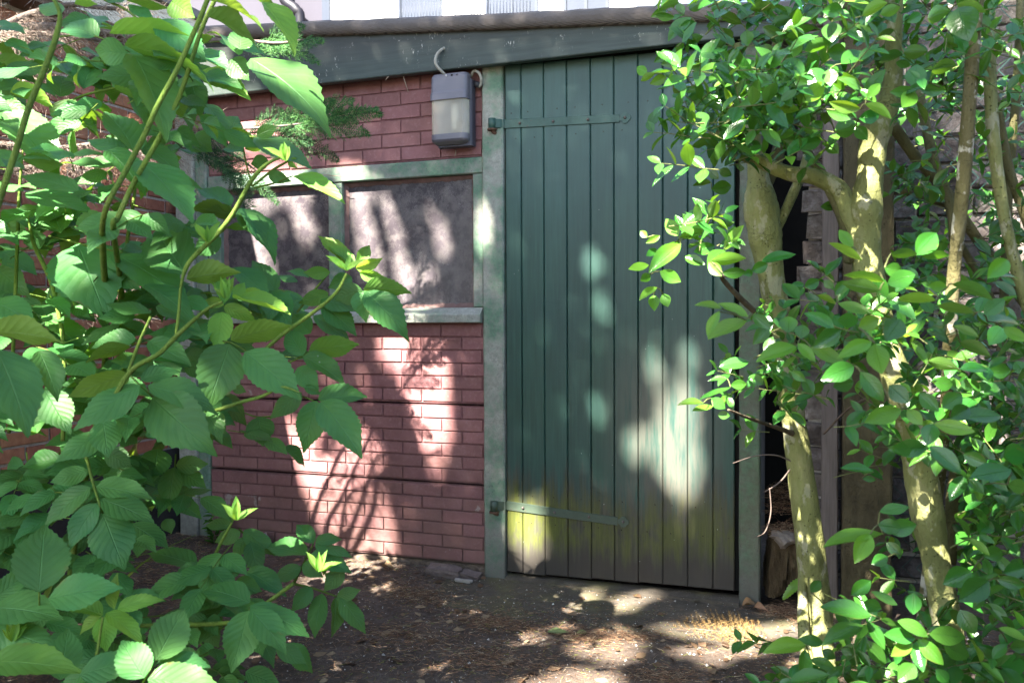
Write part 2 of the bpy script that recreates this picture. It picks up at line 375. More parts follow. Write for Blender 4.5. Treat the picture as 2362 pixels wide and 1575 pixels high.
# ================================================================== THE SETTING
def fbm(x, y, seed=0):
    v = 0; a = 1
    for k in range(4):
        f = 1.7*(2.1**k)
        v += a*math.sin(x*f*1.3+seed+k*1.7+1.9*math.sin(y*f*.7+k))*math.sin(y*f*1.1-seed*.7+k*2.3+1.3*math.sin(x*f*.9)); a *= .5
    return v
def ground_z(x, y):
    """height of the soil"""
    z = .012*fbm(x*1.1, y*1.1, 2.0)
    near = 1-min(1, max(0, (y+.62)/.35))           # soil lies over the concrete away from the door
    if x < -1.3: near = max(near, min(1, (-1.3-x)/.25))
    z += -.022 + .032*near
    if x < -1.9: z += .05*min(1, (-1.9-x)/.6)
    return z
def build_ground():
    xs = np.concatenate([np.linspace(-60, -4, 12), np.arange(-3.6, 1.5, .03), np.linspace(2, 60, 12)])
    ys = np.concatenate([np.linspace(-60, -4.4, 12), np.arange(-4.0, .16, .03), np.linspace(.5, 90, 14)])
    vs = [(x, y, ground_z(x, y)+random.uniform(-.003, .003) if -3.7 < x < 1.6 and -4.1 < y < .2 else -.02) for y in ys for x in xs]
    nx = len(xs); fs = [(j*nx+i, j*nx+i+1, (j+1)*nx+i+1, (j+1)*nx+i) for j in range(len(ys)-1) for i in range(nx-1)]
    mb = MB(); mb.add(vs, fs, True); obj('ground', mb.mesh('ground', m_soil()), kind='structure')
    # concrete apron in front of the door
    mb = MB(); n = 90; xs = np.linspace(-1.62, .45, n)
    rows = []
    for j in range(16):
        t = j/15; rows.append([(x, -.02-(.62+.06*math.sin(x*5)+.03*math.sin(x*17))*t, -.003+.007*fbm(x*1.6, t, 5)*.6-.012*t) for x in xs])
    mb.ring(rows, True, caps=False)
    obj('path', mb.mesh('path', m_path()), kind='structure')
build_ground()

BR = m_brick_paint(); JT = m_joint(); POST = m_post('worn_green_concrete', .42); POSTG = m_post('mossy_post_concrete', .35, .6, .5)
FRAME = m_post('worn_green_frame', .6); SILL = m_post('grey_sill_concrete', .12)
GREYC = m_post('bare_post_concrete', -.6)
shed = empty('garden_shed', (-1.5, 0, 0), 'red brick-pattern garden shed with green plank door and worn concrete posts', 'shed')

_bm = {}
def brick_mesh(w, h, d, c, mat, tag):
    k = (round(w, 3), round(h, 3), round(d, 3), tag, random.randrange(3))
    if k not in _bm:
        mb = MB(); mb.chamf(0, w, -d, 0.004, 0, h, c)
        for i, v in enumerate(mb.v):
            if i < 8: mb.v[i] = (v[0]+random.uniform(-.0012, .0012), v[1]+random.uniform(-.0008, .0008), v[2]+random.uniform(-.0012, .0012))
        _bm[k] = mb.mesh('brick', mat)
    return _bm[k]
XL, XR = -2.668, -1.288
def panel(z0, z1, rows, off, dy):
    mb = MB(); mb.box(XL-.04, XR+.03, dy, .05, z0, z1)
    p = obj('wall_panel', mb.mesh('wall_panel', JT), parent=shed)
    ch = (z1-z0-.008)/rows
    for r in range(rows):
        z = z0+.004+r*ch
        s = XL-.02+((r+off) % 2)*.093-.186
        while s < XR:
            a, b = max(s, XL+.004), min(s+.186-.0075, XR-.002)
            if b-a > .02:
                inst('brick', brick_mesh(b-a, ch-.0070, .0055, .0011, BR, 'p'), Matrix.Translation((a, dy, z+.004+random.uniform(-.0008, .0008))), p)
            s += .186
panel(.045, .372, 6, 0, 0.0); panel(.380, .706, 6, 1, .003); panel(.714, 1.052, 6, 0, .001); panel(1.742, 2.105, 6, 1, .012)
# posts
def post(x0, x1, y0, y1, z0, z1, mat, name='concrete_post', c=.006):
    mb = MB(); n = 24; secs = []
    for i in range(n+1):
        z = z0+(z1-z0)*i/n; j = lambda: random.uniform(-.0012, .0012)
        secs.append([(x0+j(), y0+c, z), (x0+c+j(), y0+j(), z), (x1-c+j(), y0+j(), z), (x1+j(), y0+c, z), (x1, y1, z), (x0, y1, z)])
    mb.ring(secs, False, True)
    return obj(name, mb.mesh(name, mat), parent=shed)
post(-1.287, -1.196, -.022, .06, -.04, 2.12, POST)
post(-.262, -.186, -.022, .05, -.04, 2.12, POSTG)
post(-2.835, -2.735, -.03, .06, -.04, 2.12, GREYC)
post(-2.735, -2.672, -.012, .06, -.04, 2.12, FRAME, 'corner_post')
# window: frame, mullion, panes, sill
mb = MB()
mb.chamf(-2.668, -1.290, -.004, .045, 1.672, 1.738, .004)      # head
mb.chamf(-2.668, -2.600, -.004, .045, 1.118, 1.669, .004)
mb.chamf(-1.336, -1.290, -.004, .045, 1.118, 1.669, .004)
wf = obj('window_frame', mb.mesh('window_frame', FRAME), parent=shed)
mb = MB(); mb.chamf(-2.026, -1.957, -.002, .045, 1.118, 1.669, .004); obj('mullion', mb.mesh('mullion', FRAME), parent=wf)
PUT = m_plain('brown_putty', (.16, .095, .085), .7, .35, 30); PANE = m_pane()
for a, b in ((-2.600, -2.026), (-1.957, -1.336)):
    mb = MB(); mb.box(a, b, .036, .04, 1.118, 1.669); obj('pane', mb.mesh('pane', PANE), parent=wf)
    mb = MB(); w = .016
    n = 40
    for x0, x1, z0, z1 in ((a, b, 1.118, 1.118+w), (a, b, 1.669-w, 1.669)):
        up = z0 < 1.3; secs = []
        for i in range(n+1):
            x = a+(b-a)*i/n; e = random.uniform(-.003, .004)
            zz = (z0, z1+e) if up else (z1, z0-e)
            secs.append([(x, .020, zz[0]), (x, .034, zz[1])])
        mb.ring(secs, False, caps=False)
    for x0, x1 in ((a, a+w), (b, b-w)):
        secs = []
        for i in range(n+1):
            z = 1.118+.551*i/n; e = random.uniform(-.003, .004)*(1 if x1 > x0 else -1)
            secs.append([(x0, .020, z), (x1+e, .0338, z)])
        mb.ring(secs, False, caps=False)
    obj('putty', mb.mesh('putty', PUT), parent=wf)
mb = MB(); pr = [(.02, 1.117), (-.012, 1.116), (-.048, 1.094), (-.056, 1.086), (-.056, 1.056), (-.050, 1.053), (.02, 1.053)]
mb.ring([[(-2.668, y, z) for y, z in pr], [(-1.345, y, z) for y, z in pr], [(-1.291, y*.75, z) for y, z in pr]], False, True)
obj('window_sill', mb.mesh('window_sill', SILL), parent=shed)

# door: boards, hinges, bolts
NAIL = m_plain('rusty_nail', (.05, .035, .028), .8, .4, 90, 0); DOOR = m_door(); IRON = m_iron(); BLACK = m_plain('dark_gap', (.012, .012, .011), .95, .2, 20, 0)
mb = MB(); mb.box(-1.196, -.262, .03, .05, .03, 2.12); door = obj('door', mb.mesh('door', BLACK), parent=shed)
ed = [-1.192, -1.123, -1.027, -.931, -.834, -.740, -.645, -.549, -.454, -.359, -.279]
for i in range(10):
    a, b = ed[i]+.0011, ed[i+1]-.0011; zb = .022+.0015*i+random.uniform(-.003, .004); yy = random.uniform(-.001, .001)
    mb = MB(); mb.chamf(a, b, -.004+yy, .022, zb, 2.10-.002*i, .0034)
    obj('plank', mb.mesh('plank', DOOR), parent=door)
    for zn in (1.905, 1.80, .345, .235):
        xn = (a+b)/2+random.uniform(-.02, .02); nb_ = MB(); nb_.tube([(xn, .0, zn+random.uniform(-.006, .006)), (xn, -.0058+yy, zn)], .0022, 6); obj('nail', nb_.mesh('nail', NAIL), parent=door)
def hinge(zl, zr, xe, xl):
    y0 = -.009; mb = MB(); h = .019
    n = 10; secs = []
    for i in range(n+1):
        t = i/n; x = -1.19+(xe-.045+1.19)*t; z = zl+(zr-zl)*t; hh = h-.0025*t
        secs.append([(x, y0+.005, z-hh), (x, y0, z-hh+.002), (x, y0, z+hh-.002), (x, y0+.005, z+hh)])
    mb.ring(secs, False, caps=False)
    # notched octagonal end
    ce = Vector((xe-.022, y0-.0005, zr)); pts = []
    for k in range(16):
        an = 2*math.pi*k/16; r = .021 if k % 4 != 2 else .017
        pts.append((ce.x+math.cos(an)*r*1.05, ce.y, ce.z+math.sin(an)*r))
    mb.add(pts, [tuple(range(15, -1, -1))]); b2 = [(p[0], p[1]+.006, p[2]) for p in pts]
    mb.ring([pts+[pts[0]], b2+[b2[0]]], False, caps=False)
    # step to the knuckle in front of the post
    secs = []
    for x, y in ((-1.19, y0), (-1.205, -.026), (-1.222, -.036)):
        secs.append([(x, y+.005, zl-h), (x, y, zl-h+.002), (x, y, zl+h-.002), (x, y+.005, zl+h)])
    mb.ring(secs, False, caps=False)
    kn = [(-1.236, -.036, zl-h-.001), (-1.236, -.036, zl+h+.001)]
    mb.tube(kn, .0155, 14)
    obj('hinge_strap', mb.mesh('hinge_strap', IRON), parent=door)
    mb = MB(); mb.tube([(-1.236, -.036, zl-h-.009), (-1.236, -.036, zl-h-.003)], .020, 12)
    mb.tube([(-1.236, -.036, zl-h-.008), (-1.228, -.016, zl-h-.018), (-1.226, .0, zl-h-.020)], .009, 8)
    obj('hinge_pin', mb.mesh('hinge_pin', m_plain('rusty_iron', (.11, .06, .04), .8, .4, 60)), parent=door)
    mb = MB()
    for k in range(3):
        secs = []
        for r, y in ((.0062, 0), (.0058, -.003), (.0035, -.005), (.0008, -.0055)):
            secs.append([(math.cos(q*math.pi/4)*r, y, math.sin(q*math.pi/4)*r) for q in range(8)])
    mb.ring(secs, True, True)
    bm_ = mb.mesh('bolt', m_plain('bolt_iron', (.10, .085, .075), .6, .4, 80))
    for x in xl:
        t = (x+1.19)/(xe+1.19); inst('bolt', bm_, Matrix.Translation((x, y0-.0005, zl+(zr-zl)*t)), door)
hinge(1.862, 1.846, -.672, (-1.126, -.985, -.842, -.694)); hinge(.300, .268, -.682, (-1.12, -.985, -.842, -.704))
# threshold
mb = MB(); n = 40; secs = []
for i in range(n+1):
    x = -1.19+.93*i/n; q = random.uniform(-.006, .006)
    secs.append([(x, -.055+q, -.02), (x, -.05+q, .006), (x, -.02, .010+q*.4), (x, .03, .012)])
mb.ring(secs, False, caps=False); obj('threshold', mb.mesh('threshold', m_path()), parent=shed)
# foundation under the wall panels
mb = MB(); n = 60; secs = []
for i in range(n+1):
    x = -2.66+1.37*i/n; q = random.uniform(-.006, .008)
    secs.append([(x, -.012+q, -.05), (x, -.004+q, .030+q), (x, .03, .043), (x, .05, -.05)])
mb.ring(secs, False, caps=False); obj('foundation', mb.mesh('foundation', m_plain('crumbled_foundation', (.14, .105, .08), .95, .4, 30, .8, .006)), parent=shed)
# fascia, roof, side and back walls
def ztop(x): return 2.226-.082*(x+1.25)
FAS = m_fascia(); FELT = m_felt()
mb = MB(); n = 30
mb.ring([[(x, -.082, 2.085), (x, -.084, 2.089), (x, -.084, ztop(x)), (x, -.05, ztop(x)), (x, -.05, 2.085)] for x in np.linspace(-2.95, -.10, n)], False, True)
obj('fascia_board', mb.mesh('fascia_board', FAS), parent=shed)
mb = MB(); secs = []
for x in np.linspace(-2.97, -.06, 60):
    zt = ztop(x); q = random.uniform(-.0025, .0025)
    pr = [(-.086, zt-.004), (-.108, zt-.004+q), (-.122, zt+.008+q), (-.126, zt+.026+q), (-.120, zt+.044+q), (-.104, zt+.057+q), (-.07, zt+.062), (.4, zt+.06), (2.5, zt+.05), (2.5, zt), (0, zt)]
    secs.append([(x, y, z) for y, z in pr])
mb.ring(secs, True, True); obj('roof', mb.mesh('roof', FELT), parent=shed)
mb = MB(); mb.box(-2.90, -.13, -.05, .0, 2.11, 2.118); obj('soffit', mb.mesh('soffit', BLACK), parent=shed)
mb = MB(); mb.box(-.25, -.236, .055, 2.4, -.05, 2.12); mb.box(-2.83, -2.81, .06, 2.4, -.05, 2.2); mb.box(-2.81, -.25, 2.38, 2.4, -.05, 2.12)
obj('side_wall', mb.mesh('side_wall', m_plain('dark_concrete', (.05, .045, .04), .95, .3, 12)), parent=shed)

# ================================================================== WALL LAMP
def lamp():
    L = empty('wall_lamp', (-1.40, -.02, 1.893), 'purple-grey box lamp with ribbed diffuser hanging beside the green door', 'lamp')
    PUR = m_plain('lilac_grey_plastic', (.115, .108, .130), .38, .08, 6, .05, .001, .5)
    def rr(x0, x1, y0, y1, r, z, n=5):
        """rounded front corners, counter-clockwise seen from above"""
        p = [(x1, y1, z)]
        for k in range(n+1):
            a = math.pi/2*k/n; p.append((x1-r+r*math.cos(a), y0+r-r*math.sin(a), z))
        for k in range(n+1):
            a = math.pi/2*k/n; p.append((x0+r-r*math.sin(a), y0+r-r*math.cos(a), z))
        p.append((x0, y1, z)); return p
    x0, x1, b = -1.487, -1.322, -.022
    mb = MB()   # back box
    mb.ring([rr(x0+.02, x1+.008, -.062, b, .012, z) for z in (1.775, 2.045)], False, True)
    obj('back_box', mb.mesh('back_box', m_plain('dark_lilac_plastic', (.055, .052, .066), .45, .1, 8, .05)), parent=L)
    mb = MB(); secs = []
    for z, d, ins in ((2.072, -.070, .012), (2.068, -.084, .004), (2.055, -.092, .0), (1.995, -.096, 0), (1.988, -.100, -.001), (1.960, -.103, -.001)):
        secs.append(rr(x0+ins, x1-ins, d, -.05, .022, z))
    mb.ring(secs, False, True); obj('cover', mb.mesh('cover', PUR), parent=L)
    mb = MB(); secs = []
    for z, d, ins in ((1.822, -.100, -.001), (1.800, -.100, 0), (1.792, -.094, .004), (1.782, -.072, .016)):
        secs.append(rr(x0+ins, x1-ins, d, -.05, .03, z))
    mb.ring(secs, False, True); obj('bottom_lip', mb.mesh('bottom_lip', PUR), parent=L)
    # diffuser with vertical ribs
    x = M('ribbed_diffuser'); x.col(x.ramp(x.noise(6), [(.3, (.72, .66, .52)), (.7, (.86, .81, .68))])).set(.16, .6)
    x.b.inputs['Transmission Weight'].default_value = .7; x.b.inputs['IOR'].default_value = 1.3
    mb = MB(); base = rr(x0+.003, x1-.003, -.096, -.05, .024, 0, 6); out = []
    for i in range(len(base)-1):
        p, q = Vector(base[i]), Vector(base[i+1]); k = max(1, int((q-p).length/.0022))
        for j in range(k): out.append(p.lerp(q, j/k))
    out.append(Vector(base[-1])); c = Vector(((x0+x1)/2, -.03, 0)); ring = []
    for i, p in enumerate(out):
        dr = (p-c).normalized(); ring.append(p+dr*(.0010 if i % 2 else 0))
    mb.ring([[(p.x, p.y, z) for p in ring] for z in (1.821, 1.961)], False, caps=False)
    obj('diffuser', mb.mesh('diffuser', x.m), parent=L)
    mb = MB(); mb.tube([(-1.392, -.066, 1.845), (-1.392, -.066, 1.945)], .012, 12); obj('lamp_tube', mb.mesh('lamp_tube', m_plain('white_tube', (.75, .75, .72), .3, .03, 5, 0)), parent=L)
    mb = MB(); mb.box(x0+.02, x1-.02, -.058, -.052, 1.822, 1.96); obj('reflector', mb.mesh('reflector', m_plain('cream_reflector', (.42, .38, .29), .35, .05, 5, 0)), parent=L)
    for X, mm in ((-1.412, m_plain('screw_steel', (.5, .5, .5), .35, .1, 50, 0, .002, .5)), (-1.388, BLACK), (-1.366, PUR)):
        mb = MB(); mb.tube([(X, -.0885, 2.058), (X, -.094, 2.057)], .004, 10); obj('screw', mb.mesh('screw', mm), parent=L)
    CB = m_plain('grey_cable', (.30, .29, .25), .6, .35, 60)
    mb = MB(); mb.tube([tuple(p) for p in smooth_line([(-1.41, -.05, 2.05), (-1.432, -.09, 2.075), (-1.452, -.108, 2.105), (-1.447, -.108, 2.14), (-1.432, -.095, 2.163), (-1.425, -.082, 2.172)], 5)], .0062, 8)
    obj('cable', mb.mesh('cable', CB), parent=L)
    mb = MB(); mb.tube([tuple(p) for p in smooth_line([(-1.33, -.03, 2.062), (-1.31, -.045, 2.078), (-1.288, -.05, 2.068), (-1.279, -.045, 2.046), (-1.285, -.035, 2.024), (-1.30, -.03, 2.016)], 5)], .0062, 8)
    obj('cable', mb.mesh('cable', CB), parent=L)
    mb = MB(); mb.tube([(-1.312, -.03, 2.03), (-1.29, -.032, 2.022)], .013, 10); obj('cable_gland', mb.mesh('cable_gland', m_plain('dark_gland', (.03, .03, .035), .5, .1, 20, 0)), parent=L)
lamp()

# ================================================================== BRICK HOUSE ON THE LEFT
def house():
    H = empty('brick_house', (-2.9, -.9, 0), 'orange-brown brick house wall behind the elder leaves at left', 'house')
    X = -2.872; HB = m_house_brick(); MO = m_mortar()
    mb = MB(); mb.box(X-4, X, -3.0, 3.2, -.05, 2.46); w = obj('wall', mb.mesh('wall', MO), parent=H)
    meshes = {}
    def bm2(L):
        k = (round(L, 3), random.randrange(3))
        if k not in meshes:
            b = MB(); b.chamf(0, L, -.009, .02, 0, .0505, .003)
            b.v = [(v[0]+random.uniform(-.0015, .0015), v[1]+random.uniform(-.001, .001), v[2]+random.uniform(-.0015, .0015)) for v in b.v]
            meshes[k] = b.mesh('brick', HB)
        return meshes[k]
    R = Matrix.Rotation(math.pi/2, 4, 'Z')      # local -y face -> world +x
    for r in range(29):
        z = .47+r*.0615; s = -1.6+(r % 2)*-.11
        while s < .04:
            a, b = max(s, -1.61), min(s+.21, .05)
            if b-a > .04: inst('brick', bm2(b-a), Matrix.Translation((X, a, z+random.uniform(-.001, .001))) @ R, w)
            s += .221
    mb = MB(); mb.box(X-.02, X+.018, -3.0, .05, -.05, .462); obj('plinth', mb.mesh('plinth', m_plain('dark_plinth', (.03, .028, .027), .8, .4, 12, .5, .004)), parent=H)  # dark projecting band along the foot of the house wall
    mb = MB(); mb.box(X-.02, X+.13, -3.0, .04, 2.262, 2.290); obj('eaves_board', mb.mesh('eaves_board', m_plain('brown_board', (.10, .065, .045), .7, .3, 15)), parent=H)
    mb = MB(); mb.box(X+.12, X+.145, -3.02, .04, 2.293, 2.47); mb.box(X-.1, X+.119, .02, .04, 2.293, 2.47)
    obj('fascia', mb.mesh('fascia', m_plain('cream_paint', (.62, .55, .43), .5, .12, 9, .2)), parent=H)
    mb = MB(); mb.box(X-4, X+.17, -3.05, .05, 2.473, 2.51); obj('roof', mb.mesh('roof', m_plain('grey_felt', (.15, .14, .13), .9, .3, 20)), parent=H)
    mb = MB(); mb.tube([(X+.235, -.35, 2.5), (X+.235, -.35, 2.5)], .01, 4)
house()

# ================================================================== RIGHT OF THE DOOR
def right_side():
    BL = m_block(); W = empty('block_wall', (.6, .5, 0), 'rough grey block wall behind the chain-link fence at right', 'wall')
    mb = MB(); mb.box(-.02, 2.8, .52, .74, -.05, 2.6); mb.box(-.02, .06, .10, .52, -.05, 2.5)
    w = obj('core', mb.mesh('core', m_mortar()), parent=W)
    ms = {}
    def blk(L, h):
        k = (round(L, 2), random.randrange(4))
        if k not in ms:
            b = MB(); b.chamf(0, L, -.022, .02, 0, h, .008)
            b.v = [(v[0]+random.uniform(-.009, .009), v[1]+random.uniform(-.008, .008), v[2]+random.uniform(-.007, .007)) for v in b.v]
            ms[k] = b.mesh('block', BL)
        return ms[k]
    for r in range(24):
        z = .0+r*.105; s = -.05-(r % 2)*.12
        while s < 1.9:
            L = random.choice((.2, .24, .28)); a = max(s, .07)
            if s+L-.012 > a+.05: inst('block', blk(s+L-.012-a, .092), Matrix.Translation((a, .518, z)), W)
            s += L
    # the near end of the wall beside the dark gap
    for r in range(23):
        z = .30+r*.0965+random.uniform(-.003, .003)
        o = inst('block', blk(.105+.01*(r % 2), .088), Matrix.Translation((-.048+random.uniform(-.006, .008)+.012*math.sin(r*.7), .098+random.uniform(-.006, .006), z)), W)
    # timber post in front of it
    T = empty('timber_post', (.06, .03, 0), 'flat grey-brown timber post beside the mossy concrete fence post', 'post')
    mb = MB(); secs = []
    for i in range(30):
        z = -.05+2.4*i/29; q = random.uniform(-.0015, .0015)
        secs.append([(.028+q, .035, z), (.032+q, .03, z), (.082+q, .03, z), (.086+q, .035, z), (.086, .07, z), (.028, .07, z)])
    mb.ring(secs, False, True)
    x = M('weathered_timber'); g = x.noise(2, 5, .7, x.scl((50, 50, 2.5))); x.col(x.ramp(g, [(.3, (.085, .068, .06)), (.7, (.17, .14, .125))])).set(.75, .3); x.bump(g, .4, .002)
    obj('board', mb.mesh('board', x.m), parent=T)
    Pm = empty('concrete_fence_post', (.18, .0, 0), 'mossy brown concrete fence post behind the privet trunks', 'post')
    mb = MB(); secs = []
    for i in range(40):
        z = -.05+2.5*i/39; j = lambda: random.uniform(-.0025, .0025)
        secs.append([(.098+j(), .004, z), (.106+j(), -.004+j(), z), (.258+j(), -.004+j(), z), (.266+j(), .004, z), (.266, .12, z), (.098, .12, z)])
    mb.ring(secs, False, True); obj('shaft', mb.mesh('shaft', m_bark('mossy_brown_concrete', (.055, .045, .025), (.095, .078, .042), (.15, .13, .065), .8)), parent=Pm)
    # chain link
    Fn = empty('chain_link_fence', (.9, .1, 0), 'dark green chain-link fence between privet stems and block wall', 'fence')
    GW = m_plain('green_wire', (.012, .05, .04), .4, .2, 30, 0, .002, .5)
    for q in range(34):
        x0 = .275+q*.05; mb = MB(); pts = []
        for i in range(43):
            z = .05+i*.052; pts.append((x0+(.025 if i % 2 else -.025)+.01*math.sin(z*3+q), .10+(.003 if i % 2 else -.003)+.02*math.sin(z*2.0), z))
        mb.tube(pts, .0019, 4, True, False); obj('wire', mb.mesh('wire', GW), parent=Fn)
    for z in (.35, 1.2, 2.15):
        mb = MB(); mb.tube([(.2, .098, z), (.9, .10, z-.01), (2.0, .1, z)], .002, 5); obj('tension_wire', mb.mesh('tension_wire', GW), parent=Fn)
    # near-black sheet in place of shade at the gap's end, rubble, broken block
    D = empty('gap_shade_sheet', (-.1, 1.3, 0), 'near-black sheet standing in for the shade in the narrow gap right of the shed', 'board')
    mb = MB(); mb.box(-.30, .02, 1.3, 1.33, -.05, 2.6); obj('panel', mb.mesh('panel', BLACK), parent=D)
    mb = MB()
    random.seed(4)
    bm_ = bmesh.new(); bmesh.ops.create_cube(bm_, size=1); bmesh.ops.subdivide_edges(bm_, edges=bm_.edges[:], cuts=9, use_grid_fill=True)
    for v in bm_.verts:
        p = v.co; w = .10*fbm(p.x*2.2+1, p.z*1.6+p.y*2.2, 3)+random.uniform(-.015, .015)-.16*max(0, .10-abs(p.x-.12-.1*p.z))/.10*(p.y < 0)
        p *= 1-.10*max(0, p.length-.62); p += p.normalized()*w
        if p.z > .2 and p.x > -.1: p.z -= .35*(p.x+.1)*(.6+p.y)
        v.co = Vector((p.x*.112, p.y*.12, p.z*.22)); v.co.x += .03*v.co.z
    me = bpy.data.meshes.new('broken_block'); bm_.to_mesh(me); bm_.free()
    for p in me.polygons: p.use_smooth = False
    me.materials.append(m_bark('mossy_broken_block', (.045, .034, .018), (.095, .066, .036), (.17, .14, .075), 1.6))
    o = bpy.data.objects.new('broken_block', me); o.location = (-.108, .10, .135); o.rotation_euler = (0, .03, .25)
    link(o, None, None, 'mossy broken block wedged in the gap right of the door post', 'rubble')
    bm_ = bmesh.new(); bmesh.ops.create_icosphere(bm_, subdivisions=3, radius=1)
    for v in bm_.verts:
        p = v.co.copy(); k = 1+.22*fbm(p.x*1.5+4, p.y*1.5+p.z, 1); v.co = Vector((p.x*.050*k, p.y*.045*k, p.z*.018*k-(.03*max(0, -p.z)*(1-abs(p.x)))))
    me = bpy.data.meshes.new('stone_fragment'); bm_.to_mesh(me); bm_.free(); me.materials.append(m_plain('pale_stone', (.20, .165, .135), .9, .3, 50, .8, .004))
    o = bpy.data.objects.new('stone_fragment', me); o.location = (-.105, .045, .248); o.rotation_euler = (.2, .1, .3)
    link(o, None, None, 'pale stone fragment lying on the broken block in the gap', 'stone')
right_side()

# ================================================================== FAR BUILDINGS
def far():
    WH = m_plain('white_render', (.82, .82, .8), .8, .02, 3, 0); FR = m_plain('pale_blue_frame', (.022, .030, .048), .5, .08, 3, 0); GL = m_plain('curtained_glass', (.040, .046, .060), .2, .1, 1.5, 0, .001, .6)
    B = empty('white_apartment_building', (-9, 20, 0), 'sun-bleached white apartment block beyond the shed roof', 'building')
    mb = MB(); mb.box(-24, -4.6, 20, 30, -.1, 13.5); obj('wall', mb.mesh('wall', WH), parent=B)
    mb = MB(); mb.box(-24.3, -4.3, 19.7, 30.3, 13.5, 13.9); obj('roof', mb.mesh('roof', m_plain('roof_edge', (.5, .5, .5), .8, .1, 3, 0)), parent=B)
    for zf in (3.0, 6.2, 9.4):
        for cx, wd_ in ((-22, 1.6), (-18.6, 1.6), (-14.9, 1.5), (-11.1, 1.4), (-8.2, 1.6), (-6.0, 1.3)):
            mb = MB(); f = .09
            x0, x1, z0, z1 = cx-wd_/2, cx+wd_/2, zf-.15, zf+2.15
            mb.box(x0, x0+f, 19.93, 20.0, z0, z1); mb.box(x1-f, x1, 19.93, 20.0, z0, z1); mb.box(x0+f, x1-f, 19.93, 20.0, z1-f, z1); mb.box(x0+f, x1-f, 19.93, 20, z0, z0+f)
            mb.box(cx-f/2, cx+f/2, 19.94, 20.0, z0+f, z1-f)
            w = obj('window', mb.mesh('window', FR), parent=B)
            mb = MB(); mb.box(x0+f, cx-f/2, 19.97, 19.98, z0+f, z1-f); obj('pane', mb.mesh('pane', GL), parent=w)
            mb = MB(); mb.box(cx+f/2, x1-f, 19.97, 19.98, z0+f, z1-f); obj('pane', mb.mesh('pane', GL), parent=w)
        mb = MB(); mb.box(-11.2, -7.2, 18.7, 20.0, zf-.45, zf-.25); bal = obj('balcony', mb.mesh('balcony', WH), parent=B)
        mb = MB()
        for i in range(42): mb.tube([(-11.15+i*.0955, 18.75, zf-.25), (-11.15+i*.0955, 18.75, zf+.85)], .014, 4)
        mb.box(-11.2, -7.2, 18.72, 18.78, zf+.85, zf+.9); obj('railing', mb.mesh('railing', FR), parent=bal)
    G = empty('grey_annex', (-7.2, 5, 0), 'lilac-grey rendered building with a dark downpipe behind the shed', 'building')
    mb = MB(); fp = [(-11, 5), (-5.15, 5), (-8.6, 10), (-11, 10)]; mb.ring([[(a, b, z) for a, b in fp] for z in (-.1, 5.6)], False, True); obj('wall', mb.mesh('wall', m_plain('lilac_render', (.045, .043, .058), .85, .06, 4, .2)), parent=G)
    mb = MB(); mb.ring([[(a-.05, b, z) for a, b in fp] for z in (5.603, 5.75)], False, True); obj('roof', mb.mesh('roof', m_plain('annex_roof', (.2, .2, .2), .8, .1, 3, 0)), parent=G)
    mb = MB(); mb.tube([tuple(p) for p in smooth_line([(-5.62, 4.9, 5.6), (-5.58, 4.88, 4.75), (-5.52, 4.88, 4.6), (-5.40, 4.88, 4.5), (-5.36, 4.9, 4.3), (-5.36, 4.9, 3.0), (-5.36, 4.9, 0)], 5)], .055, 10)
    obj('downpipe', mb.mesh('downpipe', m_plain('dark_pipe', (.008, .008, .013), .5, .1, 6, 0)), parent=G)
far()
# ================================================================== LEAVES
def leaf_mesh(name, mat, W, n, teeth, prof, fold, droop, wave, cols=2, tipcurl=0.0, seed=0):
    """unit leaf: base at origin, tip at +Y = 1, upper face +Z"""
    r = random.Random(seed); vs = []; uv = []; fs = []; m = 2*cols+1
    ph = r.uniform(0, 6)
    for i in range(n+1):
        t = i/n; w = prof(t)*W/2
        for k in range(m):
            u = (k-cols)/cols; x = u*w; y = t; a = abs(u)
            if a == 1 and teeth and 0 < i < n:
                if i % 2: x *= 1+teeth; 
                else: x *= 1-teeth*.4
                y += (.012 if i % 2 else -.004)
            z = fold*a*w - droop*t*t + wave*math.sin(t*9+ph+(1.5 if u > 0 else 0))*a*w*1.2 + .02*math.sin(t*5+ph)*.5 - tipcurl*max(0, t-.75)**2*4
            vs.append((x, y, z)); uv.append((u*.5+.5, t))
    for i in range(n):
        for k in range(m-1): fs.append((i*m+k, i*m+k+1, (i+1)*m+k+1, (i+1)*m+k))
    me = bpy.data.meshes.new(name); me.from_pydata(vs, [], fs)
    lay = me.uv_layers.new(name='UVMap'); li = np.zeros(len(me.loops), int); me.loops.foreach_get('vertex_index', li)
    lay.data.foreach_set('uv', np.array(uv)[li].ravel())
    me.polygons.foreach_set('use_smooth', [True]*len(fs)); me.materials.append(mat); me.update(); return me
def p_elder(t): return (math.sin(math.pi*min(1, t**.80)))**.80*(1 if t < .66 else 1-.42*((t-.66)/.34)) if 0 < t < 1 else .02
def p_privet(t): return math.sin(math.pi*t**.92)**.86 if 0 < t < 1 else .03

